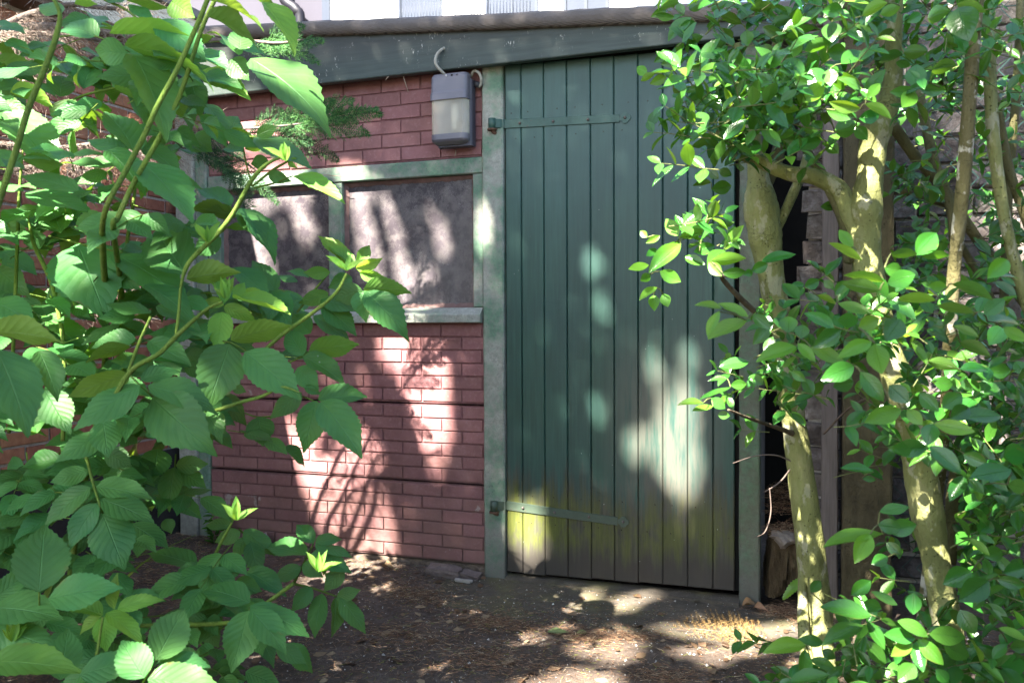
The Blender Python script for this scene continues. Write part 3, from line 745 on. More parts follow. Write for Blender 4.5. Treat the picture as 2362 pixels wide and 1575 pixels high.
EL_M = m_leaf('elder_leaf', (.052, .165, .046), (.09, .185, .044), (.26, .48, .03), 1.0, .45, .22, .26)
EY_M = m_leaf('young_and_sunlit_elder_leaf', (.14, .31, .05), (.17, .31, .05), (.38, .60, .05), 1.0, .5, .28, .45)  # brighter colour for young leaves, and for leaves meant to look sunlit
PR_M = m_leaf('privet_leaf', (.034, .128, .019), (.07, .165, .032), (.18, .40, .018), .28, .23, .5, .22)
PY_M = m_leaf('young_and_sunlit_privet_leaf', (.10, .265, .026), (.125, .28, .036), (.32, .55, .03), .28, .33, .45, .40)  # lighter green: young tips, plus sunlight painted into the bright clusters
EL = [leaf_mesh('elder_leaflet', EL_M, .53, 26, .055, p_elder, f, d, w, 2, c, s) for s, (f, d, w, c) in enumerate([(.18, .10, .08, .1), (.30, .18, .12, .2), (.08, .05, .06, .1), (-.12, .15, .10, .2), (.45, .25, .14, .2), (.22, .30, .10, .3)])]
EY = [leaf_mesh('young_and_sunlit_leaflet', EY_M, .45, 20, .05, p_elder, f, d, w, 2, c, 20+s) for s, (f, d, w, c) in enumerate([(.5, .1, .1, .2), (.35, .25, .12, .2), (.6, -.1, .1, .1)])]
PR = [leaf_mesh('privet_leaf', PR_M, .49, 10, 0, p_privet, f, d, w, 2, c, 40+s) for s, (f, d, w, c) in enumerate([(.25, .08, .03, .1), (.40, .14, .05, .1), (.12, .02, .04, .05), (.3, .2, .03, .1), (.5, -.05, .05, 0)])]
PY = [leaf_mesh('young_and_sunlit_privet_leaf', PY_M, .42, 10, 0, p_privet, f, d, w, 2, c, 60+s) for s, (f, d, w, c) in enumerate([(.4, .05, .03, .1), (.55, .15, .05, .1), (.3, -.1, .04, .05)])]
def island_copy(me, mat_island):
    c = me.copy(); c.materials.clear(); c.materials.append(mat_island); return c

class Shrub:
    def __init__(s, root): s.root = root; s.leaves = []      # (apparent size, mesh, matrix)
    def leaf(s, me, M_, size=0.0): s.leaves.append((size, me, M_))
    def finish(s, name, cap, foliage):
        s.leaves.sort(key=lambda q: -q[0])
        for q in s.leaves[:cap]: inst(name, q[1], q[2], s.root)
        rest = s.leaves[cap:]
        if not rest: return
        by = {}
        for q in rest: by.setdefault(q[1].materials[0].name, []).append(q)
        vs = []; fs = []; uvs = []; mi = []; mats = []
        for k, lst in by.items():
            mats.append(bpy.data.materials[k])
            for _, me, M_ in lst:
                b = len(vs); vs += [tuple(M_ @ v.co) for v in me.vertices]
                ul = me.uv_layers[0].data
                for p in me.polygons:
                    fs.append(tuple(b+i for i in p.vertices)); mi.append(len(mats)-1)
                    uvs += [tuple(ul[l].uv) for l in p.loop_indices]
        me = bpy.data.meshes.new(foliage); me.from_pydata(vs, [], fs)
        lay = me.uv_layers.new(name='UVMap'); lay.data.foreach_set('uv', np.array(uvs).ravel())
        for mt in mats: me.materials.append(island_mat(mt))
        me.polygons.foreach_set('material_index', mi); me.polygons.foreach_set('use_smooth', [True]*len(fs)); me.update()
        obj(foliage, me, parent=s.root, kind='stuff')
_im = {}
def island_mat(mt):
    if mt.name not in _im:
        c = mt.copy()
        for n in list(c.node_tree.nodes):
            if n.type == 'OBJECT_INFO':
                g = c.node_tree.nodes.new('ShaderNodeNewGeometry')
                for l in list(n.outputs['Random'].links): c.node_tree.links.new(g.outputs['Random Per Island'], l.to_socket)
        _im[mt.name] = c
    return _im[mt.name]

def frame(B, T, nrm, wr=1.0):
    """matrix that lays a unit leaf from B to T with its upper side towards nrm"""
    y = T-B; L = y.length; y = y/L; z = nrm - y*nrm.dot(y)
    z = z.normalized() if z.length > 1e-5 else y.orthogonal().normalized()
    x = y.cross(z); m = Matrix.Identity(4)
    for i in range(3): m[i][0], m[i][1], m[i][2], m[i][3] = x[i]*L*wr, y[i]*L, z[i]*L, B[i]
    return m
def crop(o, s, rows):
    out = []
    for r in rows.replace('\n', ';').split(';'):
        r = r.split()
        if len(r) < 5: continue
        yg = r[-1] == 'y'; v = [float(q) for q in r[:5]]  # y marks young leaves and leaves coloured bright as if sunlit
        out.append([o[0]+v[0]/s, o[1]+v[1]/s, o[0]+v[2]/s, o[1]+v[3]/s, v[4]/s, yg])
    return out
def depth_of(leaves, size, dmin, dmax, rad):
    raw = []
    for x0, y0, x1, y1, w, yg in leaves:
        l = max(math.hypot(x1-x0, y1-y0), w*1.5)
        raw.append(min(dmax, max(dmin, size*F/l*(.75 if yg else 1))))
    out = []
    for i, a in enumerate(leaves):
        sw = sd = 0
        for j, b in enumerate(leaves):
            q = math.hypot(a[0]-b[0], a[1]-b[1])
            if q < rad: k = 1-q/rad+.05; sw += k; sd += k*raw[j]
        out.append(sd/sw)
    return out
def place_leaf(sh, L, d, meshes, ymeshes, wtrue, tilt, wmul=1.0, ext=.06):
    x0, y0, x1, y1, w, yg = L; w *= wmul; x1 += (x1-x0)*ext; y1 += (y1-y0)*ext
    B = at(x0, y0, d); T0 = at(x1, y1, d); ln = (T0-B).length
    T = at(x1, y1, d+(.6*(y0-y1)/max(math.hypot(x1-x0, y1-y0), 1)+random.uniform(-tilt, tilt)*.6)*ln)
    v = (CAM-B).normalized(); y = (T-B).normalized(); n0 = (v-y*v.dot(y)).normalized()
    lp = math.hypot(x1-x0, y1-y0); app = w/max(lp, 1); wt = wtrue*(.85 if yg else 1)
    c = min(1, app/wt); rr = math.acos(max(.25, c)); s = n0.cross(y)
    a = n0*math.cos(rr)+s*math.sin(rr); b = n0*math.cos(rr)-s*math.sin(rr)
    n = a if abs(a.z) > abs(b.z) else b
    if n.z < 0 and n.dot(v) < .85: n = -n
    me = random.choice(ymeshes if yg else meshes)
    sh.leaf(me, frame(B, T, n, min(1.5, max(1, app/wt))), lp*w)

# ------------------------------------------------------------------ elder on the left
E1 = crop((0, 0), 2.904, """660 245 375 105 140;735 225 1240 275 120 y;835 300 1440 405 150;850 360 620 330 190;890 370 1160 780 200
560 600 400 330 130;560 600 610 370 130;770 590 900 410 150;905 1030 740 690 170;830 1000 590 890 90;720 1010 970 1200 120
940 1070 1290 1400 170;960 980 1200 1110 100;330 720 640 830 190;20 760 365 1030 190;-60 720 80 790 90;70 620 375 680 110 y
-40 420 265 475 160;230 420 450 455 70;400 650 420 470 140;160 1080 430 1060 110;525 1275 155 1160 130;175 1290 600 1390 110
250 1560 240 1360 180;410 1560 330 1340 160;740 1490 470 1500 170;-20 1500 210 1540 130;1390 120 1780 230 130;1400 10 1780 75 60 y
1760 10 1990 300 100 y;1150 10 1310 125 130 y;1050 130 1360 370 170;1315 490 1660 690 130 y;1280 540 1330 720 130;1680 390 2200 670 190
1600 370 1460 150 70;1605 335 1620 170 110;1540 400 1650 520 130;1380 700 1530 880 80;1530 890 1600 770 110;1700 920 2070 1090 120
1530 890 1720 930 80;1720 910 1850 850 90;1630 1020 1480 960 70;1640 1000 1780 975 60;1800 1080 1680 1100 110;1800 1170 1930 1210 80
1960 1180 2285 1380 100 y;1545 1385 1330 1215 100;1560 1430 1305 1350 90;1590 1440 1385 1400 100;1290 910 1400 1000 120;1190 870 1300 950 90
770 590 1075 690 80;1000 400 1180 480 70;420 90 250 0 90;500 30 650 5 60 y;850 10 1160 10 60;880 30 1010 150 60;-20 310 90 340 40
-20 520 120 630 110;40 500 -40 600 120;1180 620 1300 800 90;820 20 700 -60 60;1700 -30 1860 50 60;1940 1080 1880 1040 30 y;1940 1080 1990 1060 30 y;1930 1090 1980 1120 30 y""")
E2 = crop((0, 500), 2.904, """1245 390 1000 30 250;1610 -60 1780 150 120;1620 -60 1885 185 110;1660 80 1530 50 50;520 180 660 545 340;310 130 140 180 130
790 260 1250 460 190;740 250 960 350 90;1250 420 1575 330 160;1480 140 1300 250 140;1560 340 1800 470 100;1850 500 1700 290 130
1800 510 1920 700 170;1500 580 1400 370 80 y;1500 590 1385 560 70 y;1500 600 1700 680 100 y;1490 640 1460 860 130 y;1560 540 1920 680 70 y
1570 540 1640 440 80 y;1600 530 1770 490 70 y;1545 825 1930 710 160;1370 810 1110 710 110;910 820 600 820 140;870 860 590 940 90
990 840 1255 940 130;870 1060 490 1150 170;940 1130 490 1360 210;1020 1210 1340 1500 280;990 1130 1430 1210 180;940 1090 1180 1000 120
1540 850 1415 1205 260;1640 900 1990 1180 240;2030 930 1920 750 130;2070 900 2390 840 150;2030 935 2310 1060 130;2130 1225 2440 1160 150
2150 1240 2410 1530 200;2120 1230 2045 1535 190;2020 1180 1815 1325 130;1730 1340 1760 1515 190;1990 1010 2120 1140 130;2040 1140 2140 1180 60
-60 780 430 760 190;-20 880 200 1400 290;-60 560 210 680 130;400 510 390 655 150;490 590 630 690 90;260 900 400 1160 150;300 1160 455 1420 170
690 1360 720 1570 170;1250 920 1390 940 110;1240 1000 1380 1050 100;1350 1210 1490 1420 150;1470 1190 1620 1360 140;1410 1400 1555 1520 90
1010 650 720 525 90;970 450 1310 605 110;1230 550 1400 610 90;780 380 900 460 100;330 700 590 850 110;0 230 230 360 110;-20 350 150 490 130
2210 370 2040 380 90;2070 410 1930 340 50;1990 440 1870 370 50;2200 510 2010 580 110;2080 780 1960 650 110;2100 660 2340 810 110
1050 600 1330 700 100;700 300 1000 420 90;1560 1140 1640 1170 60;1340 1390 1400 1530 110;640 400 740 470 90;480 430 300 560 110""")
E2 += [[810, 620, 735, 555, 30, True], [815, 615, 760, 560, 25, True], [825, 610, 850, 570, 25, True], [820, 620, 880, 600, 28, True], [830, 630, 892, 640, 28, True],
       [838, 667, 938, 656, 46, False], [842, 672, 938, 750, 60, False], [835, 668, 775, 690, 58, False], [832, 672, 842, 728, 42, False], [812, 640, 762, 662, 42, False], [740, 690, 830, 712, 36, False], [745, 702, 818, 762, 46, False]]
E3 = crop((0, 1035), 2.6133, """620 390 735 685 240;590 330 405 570 150;610 300 910 415 140;545 230 270 430 150;580 230 890 250 130;530 130 310 200 130
640 10 780 100 120;840 80 690 150 100;950 0 930 170 180;1060 100 1240 90 110;1055 110 1000 350 130;1080 130 1230 220 90;165 90 220 275 150
150 110 20 90 90;180 70 330 130 80;250 290 270 370 100;230 400 95 510 90;235 860 270 440 310;-30 900 190 720 150;-60 950 340 980 160
290 900 690 820 200;620 1000 400 920 90 y;620 995 460 1095 70 y;625 1010 640 1200 170 y;640 990 860 1110 90 y;690 965 720 760 70 y;710 965 950 880 100 y
-60 1290 410 1250 170 y;-30 1080 320 1170 180;365 1390 410 1080 200;480 1360 830 1260 180;870 1380 720 1130 170;280 1050 490 1080 100
940 1270 1110 960 240;890 1390 1310 1400 200;950 1290 1250 1270 130;1310 1411 1490 1380 110;1480 1340 1680 1420 120;1500 975 1405 1310 225
1515 965 1720 1200 160;1510 945 1845 1065 150;1505 925 1225 790 150;1490 740 1700 830 110;1130 890 1220 1040 110;1170 820 1320 1030 150
1180 700 905 600 110;1240 700 1040 840 170;1850 640 1600 545 110;1890 570 1790 440 90;1900 565 2050 530 80;1900 575 2110 610 60;1870 640 2100 710 120
1815 710 1650 790 100;1830 690 1930 760 90;2070 720 1960 850 110;1880 835 1770 965 110;1940 870 1890 1120 120;2020 895 2040 1105 85;2050 900 2210 1075 110
2030 895 2165 850 85;1450 500 1300 560 100;1470 490 1650 610 110;1490 530 1410 650 90;1510 560 1560 735 100;1390 460 1240 450 70;1400 440 1370 340 26 y
1400 430 1520 375 26 y;1450 700 1320 690 90;850 510 830 640 90;790 450 990 570 110;1960 750 2000 680 26 y;1960 750 2010 790 28 y;1950 760 1930 690 24 y
1180 1090 1080 1200 90;1240 1080 1310 1180 100;20 640 -60 560 90;60 720 10 600 80;-20 1130 90 1080 60;1420 800 1560 850 110;1000 420 1030 500 80;-40 420 40 540 90""")
def young_sprout(sh, x, y, d, n=5):
    for k in range(n):
        a = random.uniform(-2.6, -.5); l = random.uniform(.03, .05); B = at(x, y, d)
        T = B+RT*(math.cos(a)*l)+UP*(-math.sin(a)*l)-FW*random.uniform(-.02, .02)
        sh.leaf(random.choice(EY), frame(B, T, (CAM-B).normalized()+Vector((0, 0, 1)), .7), 300)

STEM = m_bark('elder_stem', (.09, .16, .028), (.14, .225, .036), (.19, .26, .06), 1.5)
TWIG = m_bark('twig_bark', (.10, .075, .05), (.17, .13, .09), (.25, .20, .14), 2)
def cane(root, name, pts, mat, dn=None, leaves=None, deps=None, n=7, ext=None, jit=.04, close=.0):
    """pts: (px, py, width px[, depth])"""
    P = []
    for p in pts:
        if len(p) > 3: d = p[3]
        else:
            j = min(range(len(leaves)), key=lambda i: (leaves[i][0]-p[0])**2+(leaves[i][1]-p[1])**2); d = deps[j]+.012
        q = at(p[0], p[1], d); P.append((q.x, q.y, q.z, p[2]*d/F/2))
    if ext: P = [(*e[:3], e[3]) for e in ext]+P
    S = smooth_line(P, 6) if len(P) > 2 else [np.array(p) for p in P]
    mb = MB(); mb.tube([tuple(q[:3]) for q in S], [max(.0006, q[3]) for q in S], n, True, True, jit)
    return obj(name, mb.mesh(name, mat), parent=root)

def make_elder():
    hi = empty('elder_shrub', (-2.1, -1.6, 0), 'tall elder shrub with serrated compound leaves filling the left side', 'shrub')
    lo = empty('low_elder_shrub', (-1.45, -1.25, 0), 'low elder suckers with toothed leaves at the bottom left on the soil', 'shrub')
    S1, S2 = Shrub(hi), Shrub(lo)
    top = E1+E2
    d1 = depth_of(top, .105, 1.05, 2.5, 150); d2 = depth_of(E3, .100, 1.15, 2.5, 150)
    for L, d in zip(top, d1): place_leaf(S1, L, d, EL, EY, .53, .35)
    for L, d in zip(E3, d2): place_leaf(S2, L, d, EL, EY, .53, .35)
    for x, y in ((800, 625), (660, 372), (520, 690), (480, 560)): young_sprout(S1, x, y, 1.7)
    for x, y in ((735, 1318), (545, 1200), (30, 1480)): young_sprout(S2, x, y, 1.7)
    def C1(*p): return [(a/2.904, b/2.904, w/2.904) for a, b, w in p]
    def C2(*p): return [(a/2.904, 500+b/2.904, w/2.904) for a, b, w in p]
    def C3(*p): return [(a/2.6133, 1035+b/2.6133, w/2.6133) for a, b, w in p]
    foot = lambda dx, dy, r: [(-2.15+dx*.5, -1.65+dy*.5, 0.0, r), (-2.12+dx*.5, -1.66+dy*.5, .35, r*.9)]
    k = dict(leaves=top, deps=d1)
    cane(hi, 'stem', [(a, b, c, 1.42) for a, b, c in C1((-60, 1500, 46), (0, 1330, 44), (110, 1000, 42), (190, 730, 42), (300, 460, 40), (375, 250, 38), (400, 90, 30), (330, -60, 24))], STEM)
    cane(hi, 'stem', [(130, 1560, 15, 2.6), (180, 1200, 14, 2.55), (235, 900, 14, 2.4), (245, 720, 14, 2.2), (238, 590, 15, 1.9)]+[(a, b, c, 1.66) for a, b, c in C1((700, 1430, 38), (850, 1130, 38), (980, 880, 37), (1050, 720, 36), (1180, 480, 35), (1290, 240, 34), (1390, 0, 33), (1430, -120, 32))], STEM)
    cane(hi, 'stem', [(200, 1540, 12, 2.65), (230, 1250, 12, 2.6), (275, 900, 12, 2.45), (282, 700, 12, 2.2)]+[(a, b, c, 1.8) for a, b, c in C1((760, 1540, 38), (790, 1460, 38), (900, 1220, 36), (1080, 900, 34), (1220, 600, 32), (1350, 200, 30), (1440, 0, 28), (1470, -100, 26))], STEM)
    cane(hi, 'stem', [(a, b, c, 1.75) for a, b, c in C2((700, 1330, 36), (870, 1040, 34), (1060, 920, 34), (1180, 800, 32), (1300, 690, 28), (1400, 610, 24), (1490, 570, 16))], STEM)
    cane(hi, 'stem', [(a, b, c, 1.78) for a, b, c in C2((860, 1040, 26), (930, 850, 24), (1010, 670, 20))], STEM)
    cane(hi, 'stem', [(a, b, c, 1.85) for a, b, c in C2((1180, 790, 22), (1200, 620, 22), (1215, 450, 20), (1270, 300, 32), (1450, 120, 34), (1560, -20, 32), (1690, -250, 30), (1800, -360, 24), (1940, -420, 16))], STEM)
    cane(hi, 'stem', [(a, b, c, 1.95) for a, b, c in C2((1500, 1150, 26), (1820, 850, 28), (1930, 760, 28), (2100, 640, 26), (2250, 510, 24), (2323, 380, 18))], STEM)
    cane(hi, 'stem', [(a, b, c, 1.9) for a, b, c in C2((1440, 1300, 26), (1620, 1240, 26), (1760, 1200, 24), (1890, 1140, 18), (2020, 1180, 9))], STEM)
    cane(hi, 'stem', [(a, b, c, 2.2) for a, b, c in C1((60, 2900, 24), (90, 2300, 24), (110, 1800, 24), (120, 1520, 24), (130, 1300, 22), (150, 1050, 14), (165, 960, 5))], STEM)
    cane(hi, 'stem', [(a, b, c, 2.2) for a, b, c in C1((760, 2300, 26), (830, 1800, 26), (860, 1560, 26), (890, 1380, 24), (915, 1200, 14), (930, 1130, 6))], STEM)
    cane(hi, 'stem', [(a, b, c, 2.1) for a, b, c in C2((420, 1500, 28), (430, 900, 30), (360, 500, 30), (300, 340, 30), (230, 190, 28), (200, 60, 16), (190, 0, 6))], STEM)
    # leaf stalks
    R = [C1((375, 250, 14), (620, 240, 12), (870, 350, 10)), C1((700, 0, 20), (850, 70, 18), (1000, 200, 10)), C1((770, 590, 14), (560, 640, 18), (400, 720, 22)),
         C1((1090, 930, 18), (1290, 930, 18), (1530, 910, 16), (1720, 920, 10)), C1((1690, 1250, 14), (1650, 1100, 12), (1630, 990, 10)), C1((1700, 1260, 16), (1830, 1230, 14), (1960, 1180, 8)),
         C1((1690, 1250, 14), (1830, 1140, 20), (1950, 1070, 12)), C2((1490, 100, 14), (1570, -20, 12), (1610, -60, 8)), C2((1180, 805, 18), (1350, 820, 16), (1540, 840, 10), (1650, 900, 8)),
         C2((500, 170, 16), (330, 130, 14)), C2((500, 175, 16), (720, 220, 12), (820, 240, 8)), C2((870, 1060, 14), (940, 1130, 12), (1020, 1205, 10)), C2((1890, 1000, 14), (2020, 935, 12), (2080, 895, 8)),
         C2((1890, 1160, 12), (2050, 1210, 12), (2170, 1270, 8)), C2((2210, 370, 10), (2100, 500, 16), (1990, 640, 16)), C2((2240, 460, 10), (2270, 430, 10)), C2((1630, 1310, 10), (1730, 1340, 12), (1880, 1330, 14))]
    for r in R: cane(hi, 'leaf_stalk', r, STEM, n=5, **k)
    k = dict(leaves=E3, deps=d2)
    cane(lo, 'stem', [(a, b, c, 1.95) for a, b, c in C3((840, 1062, 26), (1100, 1058, 28), (1380, 1045, 26), (1500, 1000, 22), (1660, 890, 26), (1770, 810, 24))], STEM)
    cane(lo, 'stem', [(a, b, c, 2.1) for a, b, c in C3((1180, 900, 22), (1250, 740, 22), (1330, 570, 20), (1400, 440, 14))], STEM)
    cane(lo, 'stem', [(a, b, c, 1.66) for a, b, c in C3((540, 1480, 18), (590, 1200, 18), (620, 1010, 14))], STEM)
    R = [C3((480, -60, 24), (530, 80, 20), (560, 200, 18), (620, 390, 12)), C3((1500, 1040, 16), (1505, 950, 12)), C3((1770, 810, 18), (1840, 670, 14), (1890, 570, 10)), C3((1770, 812, 16), (1890, 840, 14), (2040, 892, 10)),
         C3((860, 1411, 16), (945, 1270, 12)), C3((1150, 1120, 14), (1250, 1200, 14), (1370, 1290, 12)), C3((1440, 480, 12), (1490, 530, 10), (1515, 565, 8)), C3((240, 1000, 14), (235, 860, 10)), C3((1060, 30, 10), (1055, 110, 10), (1050, 200, 8)), C3((160, 20, 10), (170, 100, 10))]
    for r in R: cane(lo, 'leaf_stalk', r, STEM, n=5, **k)
    # more compound leaves behind, in the depth of the shrub
    random.seed(21)
    def compound(sh, B, dirv, sc):
        y = dirv.normalized(); up = Vector((0, 0, 1)); s = y.cross(up).normalized(); ln = .16*sc
        pts = []; mb = MB()
        for i in range(4):
            t = i/3; pts.append(B+y*(ln*t)-up*(.03*sc*t*t))
        mbt.tube(pts, [.0016*sc, .0014*sc, .0012*sc, .0009*sc], 4, True, False)
        for i, t in enumerate((.3, .65)):
            c = B+y*(ln*t)-up*(.03*sc*t*t)
            for sg in (-1, 1):
                l = random.uniform(.075, .10)*sc; dv = (s*sg+y*.55+up*random.uniform(-.45, .1)).normalized()
                px, py, dd = proj(c); sh.leaf(random.choice(EL), frame(c, c+dv*l, up*.8+(CAM-c).normalized()*random.uniform(.3, 1.3)+Vector((random.uniform(-.4, .4), 0, 0))), (l*F/dd)**2*.2)
        l = random.uniform(.09, .115)*sc; c = pts[-1]; px, py, dd = proj(c)
        sh.leaf(random.choice(EL), frame(c, c+(y-up*random.uniform(.1, .6)).normalized()*l, up*.8+(CAM-c).normalized()*random.uniform(.3, 1.3)+Vector((random.uniform(-.4, .4), 0, 0))), (l*F/dd)**2*.2)
    for sh, root, zones in ((S1, hi, [((-40, 520), (400, 1150), 2.05, 2.35, 24), ((-40, 60), (400, 500), 1.9, 2.25, 30), ((380, 640), (540, 980), 2.05, 2.25, 8), ((-60, 480), (380, 980), 1.95, 2.7, 30), ((-60, 60), (330, 470), 1.9, 2.4, 12), ((330, 40), (480, 380), 1.9, 2.3, 7), ((300, 560), (540, 1000), 2.0, 2.6, 20), ((-100, 880), (330, 1260), 2.0, 2.7, 20), ((520, 640), (660, 860), 2.2, 2.5, 5)]),
                            (S2, lo, [((-60, 1180), (400, 1600), 2.0, 2.25, 12), ((-60, 1220), (330, 1600), 2.0, 2.35, 14), ((300, 1400), (560, 1600), 2.0, 2.3, 10), ((250, 1020), (430, 1200), 2.4, 2.8, 12), ((420, 1250), (580, 1420), 2.1, 2.4, 7)])):
        mbt = MB()
        for (ax, ay), (bx, by), da, db, n in zones:
            for _ in range(n):
                d = random.uniform(da, db); B = at(random.uniform(ax, bx), random.uniform(ay, by), d)
                an = random.uniform(0, 2*math.pi); compound(sh, B, Vector((math.cos(an), math.sin(an)*.8-.3, random.uniform(-.2, .5))), random.uniform(.8, 1.1))
        obj('leaf_stalks', mbt.mesh('leaf_stalks', STEM), parent=root, kind='stuff')
    S1.finish('leaf', 300, 'foliage'); S2.finish('leaf', 300, 'foliage')
make_elder()

# ------------------------------------------------------------------ privet on the right
P6 = crop((1500, 0), 2.703, """570 150 435 85 60;600 190 700 75 40;250 110 120 225 70;280 140 190 180 60;350 170 430 140 50;470 270 310 345 75;330 230 215 270 60
600 190 605 275 60;700 170 820 230 70;850 230 1000 175 55;760 150 870 110 60;690 290 760 340 70;780 330 890 380 90;930 370 840 500 100;1190 400 1320 315 70
1130 140 1130 245 100;1200 60 1090 70 90;1480 20 1315 85 70 y;1560 40 1450 85 60 y;1520 190 1410 240 45;1575 345 1420 370 60;1530 390 1620 410 50;1580 330 1725 320 80
1910 410 1740 425 80;1650 545 1660 410 95;1640 570 1510 575 70;1680 555 1825 565 80;1650 570 1570 670 110 y;1920 50 1970 205 130;1910 30 2080 60 70;1870 70 1705 110 85
1690 90 1620 130 60;1120 270 960 300 75;1100 330 1230 320 90;1120 430 1120 525 95;1000 430 1060 540 90;980 520 890 500 80;590 460 470 440 45 y;610 460 740 530 80
690 400 770 430 70;360 400 250 430 70;220 360 80 400 80;390 460 470 490 60;150 665 150 765 85;220 670 220 770 60;50 680 0 790 55;950 640 1065 535 70 y
930 690 760 680 60 y;1310 680 1130 650 75 y;1340 650 1500 720 60 y;1350 610 1420 535 50 y;1300 740 1430 720 80;1100 690 1260 730 90;1150 820 1280 780 100;1280 790 1350 870 70
1100 890 1165 950 70;1065 870 930 910 85;960 870 850 880 55;900 830 765 850 60;940 800 1060 840 50;580 790 440 780 70;400 780 420 870 60;415 885 265 905 60
420 890 370 980 70;430 885 510 965 80;160 840 250 850 60;210 900 260 960 60;380 1140 270 1140 40;380 1180 510 1160 80;430 1060 500 1090 60;370 1070 420 1110 60
1060 1290 1170 1280 60;1330 1150 1390 1200 60;1390 1230 1480 1210 40;1265 1540 1180 1440 60 y;100 60 20 100 50;150 110 40 90 50;180 20 60 40 50;240 60 330 10 60;380 60 470 20 60;620 60 760 30 60
130 320 40 380 60;-20 470 -80 420 55 y;30 460 -60 500 40 y;100 480 10 520 60 y;300 560 190 540 60;330 600 250 640 60;560 330 480 400 60;650 520 560 490 60""")
P7 = crop((1500, 500), 2.703, """175 120 105 25 75 y;185 125 335 95 55 y;190 170 10 310 90 y;60 340 180 400 80 y;380 280 575 255 75 y;365 285 440 365 75 y;270 220 400 180 70;210 250 330 300 60
690 290 890 250 60;630 340 720 300 60;450 350 590 350 70;640 340 590 360 50;20 490 25 570 60 y;80 480 110 560 60 y;555 110 440 170 30;445 575 290 535 45 y;430 590 360 735 55 y
600 645 380 740 75 y;610 625 440 540 60 y;640 610 740 690 70;735 690 660 775 70;860 725 860 615 95;940 760 950 670 85;910 810 690 870 80 y;1000 810 1190 905 90 y;920 790 1020 890 60 y
615 905 445 925 70;330 1160 187 1155 40 y;390 1180 270 1215 40 y;380 1130 460 1190 70;420 1230 490 1240 60;500 1050 600 1040 60;480 1010 370 1010 30;500 1060 320 1130 30;740 1060 830 1040 60
880 960 960 1020 60;620 990 700 1040 70;1320 270 1120 185 55 y;1255 190 1180 85 60 y;1455 410 1225 355 60 y;1430 460 1215 410 95;1480 420 1640 360 90;1460 320 1570 340 90;1500 230 1650 230 60
1655 240 1765 120 95;1690 240 1850 240 60;1850 440 1740 430 75 y;1880 420 2115 470 80;1780 525 1550 505 70 y;1790 550 2000 590 70;2100 385 2240 260 85 y;2120 380 2290 350 40;2080 610 2200 520 85
2100 650 2330 640 60;2110 800 2210 670 90;2200 690 2340 770 80 y;1890 680 2040 740 55 y;1930 780 2100 840 80;1380 780 1195 855 80 y;1400 790 1440 970 125 y;1310 965 1445 1135 110;1185 710 1040 800 100
1145 700 985 585 80;1170 640 1290 650 85;1300 690 1410 640 85 y;1560 640 1470 770 110;1170 540 1360 610 70 y;1040 490 1150 530 40 y;960 420 880 430 40;960 440 900 490 40;960 440 1050 400 60
1080 400 1140 440 70;1150 490 1220 410 60;1270 930 1100 1000 110;1140 1060 1260 1030 80;1565 1200 1345 1285 100 y;1600 1200 1690 1290 100 y;1680 1100 1790 1205 95;1820 1190 1940 1110 100;1870 1260 2000 1180 90
1950 1250 2180 1230 95;1770 1290 2000 1340 100 y;1760 1290 1730 1400 90;1720 1430 1530 1450 100;1740 1430 1925 1568 110;1490 1050 1600 1150 110;1730 900 1900 930 80;1770 1040 1890 1040 100;2230 1030 2035 1070 90
2110 960 2230 960 90;1930 950 2100 930 70;2210 1050 2290 1130 80;2280 900 2330 980 80;2200 1500 2340 1460 120;60 120 -20 160 40 y;40 200 -20 240 40;120 260 60 220 50;250 120 310 60 50 y;420 60 520 40 50
-20 130 -60 90 40 y;-10 300 -130 330 50 y;0 360 -60 400 50 y;40 440 -60 500 40 y""")
P8 = crop((1500, 995), 2.703, """1450 640 1110 690 70 y;1370 640 1290 790 90 y;1420 580 1560 600 100;1480 620 1650 580 110;1720 100 1530 110 100;1750 90 1925 250 110;2250 240 2025 270 100;1950 140 2090 200 100;2080 330 2200 350 80
2210 150 2340 160 120;2230 330 2350 350 130;1390 250 1200 240 60;1430 500 1600 470 70;1320 290 1400 300 40;1380 1150 1080 1110 110;1250 1020 1360 940 70;1540 1080 1390 1000 60;1330 1060 1430 1100 80;1120 1120 1280 1170 50
1350 1180 1460 1340 80;1330 1210 1090 1290 90;1640 1140 1640 1020 80;1650 1290 1465 1270 90;1540 1180 1730 1260 90;1635 1310 1505 1395 70 y;1650 1310 1695 1475 90;1670 1290 1815 1440 110 y;1740 1260 1950 1280 110;1830 1330 1980 1400 110
1930 1110 2020 1250 130;2110 930 1950 1040 110;2000 870 1850 940 120;2160 920 2330 960 90;2200 880 2330 850 90;2170 1225 2340 1290 60 y;2240 1340 2340 1340 80;1990 1450 2120 1430 80;2180 1460 2340 1450 120
970 1330 735 1350 85 y;1080 1320 940 1290 70;960 1360 970 1540 75;1000 1420 1150 1470 75;1070 1360 1150 1410 80;1230 1400 1310 1440 90;1190 1350 1250 1390 60;1350 1300 1460 1450 100;870 1560 1100 1530 80;1200 1500 1290 1560 80;1360 1470 1440 1540 80
1650 1450 1560 1540 90;1780 1480 1860 1560 90;1000 1000 1060 930 50;2050 620 2140 560 80;1900 700 1990 640 90;1560 760 1480 700 80;1480 780 1390 820 80;2080 780 2200 740 90""")
PB = m_bark('privet_bark', (.14, .15, .052), (.225, .235, .085), (.31, .295, .15), .8, .35)
PB2 = m_bark('dark_privet_bark', (.075, .070, .028), (.12, .11, .045), (.18, .16, .085), .9)
PB3 = m_bark('lichened_bark', (.11, .10, .04), (.17, .15, .065), (.24, .21, .12), 1.0, .85)
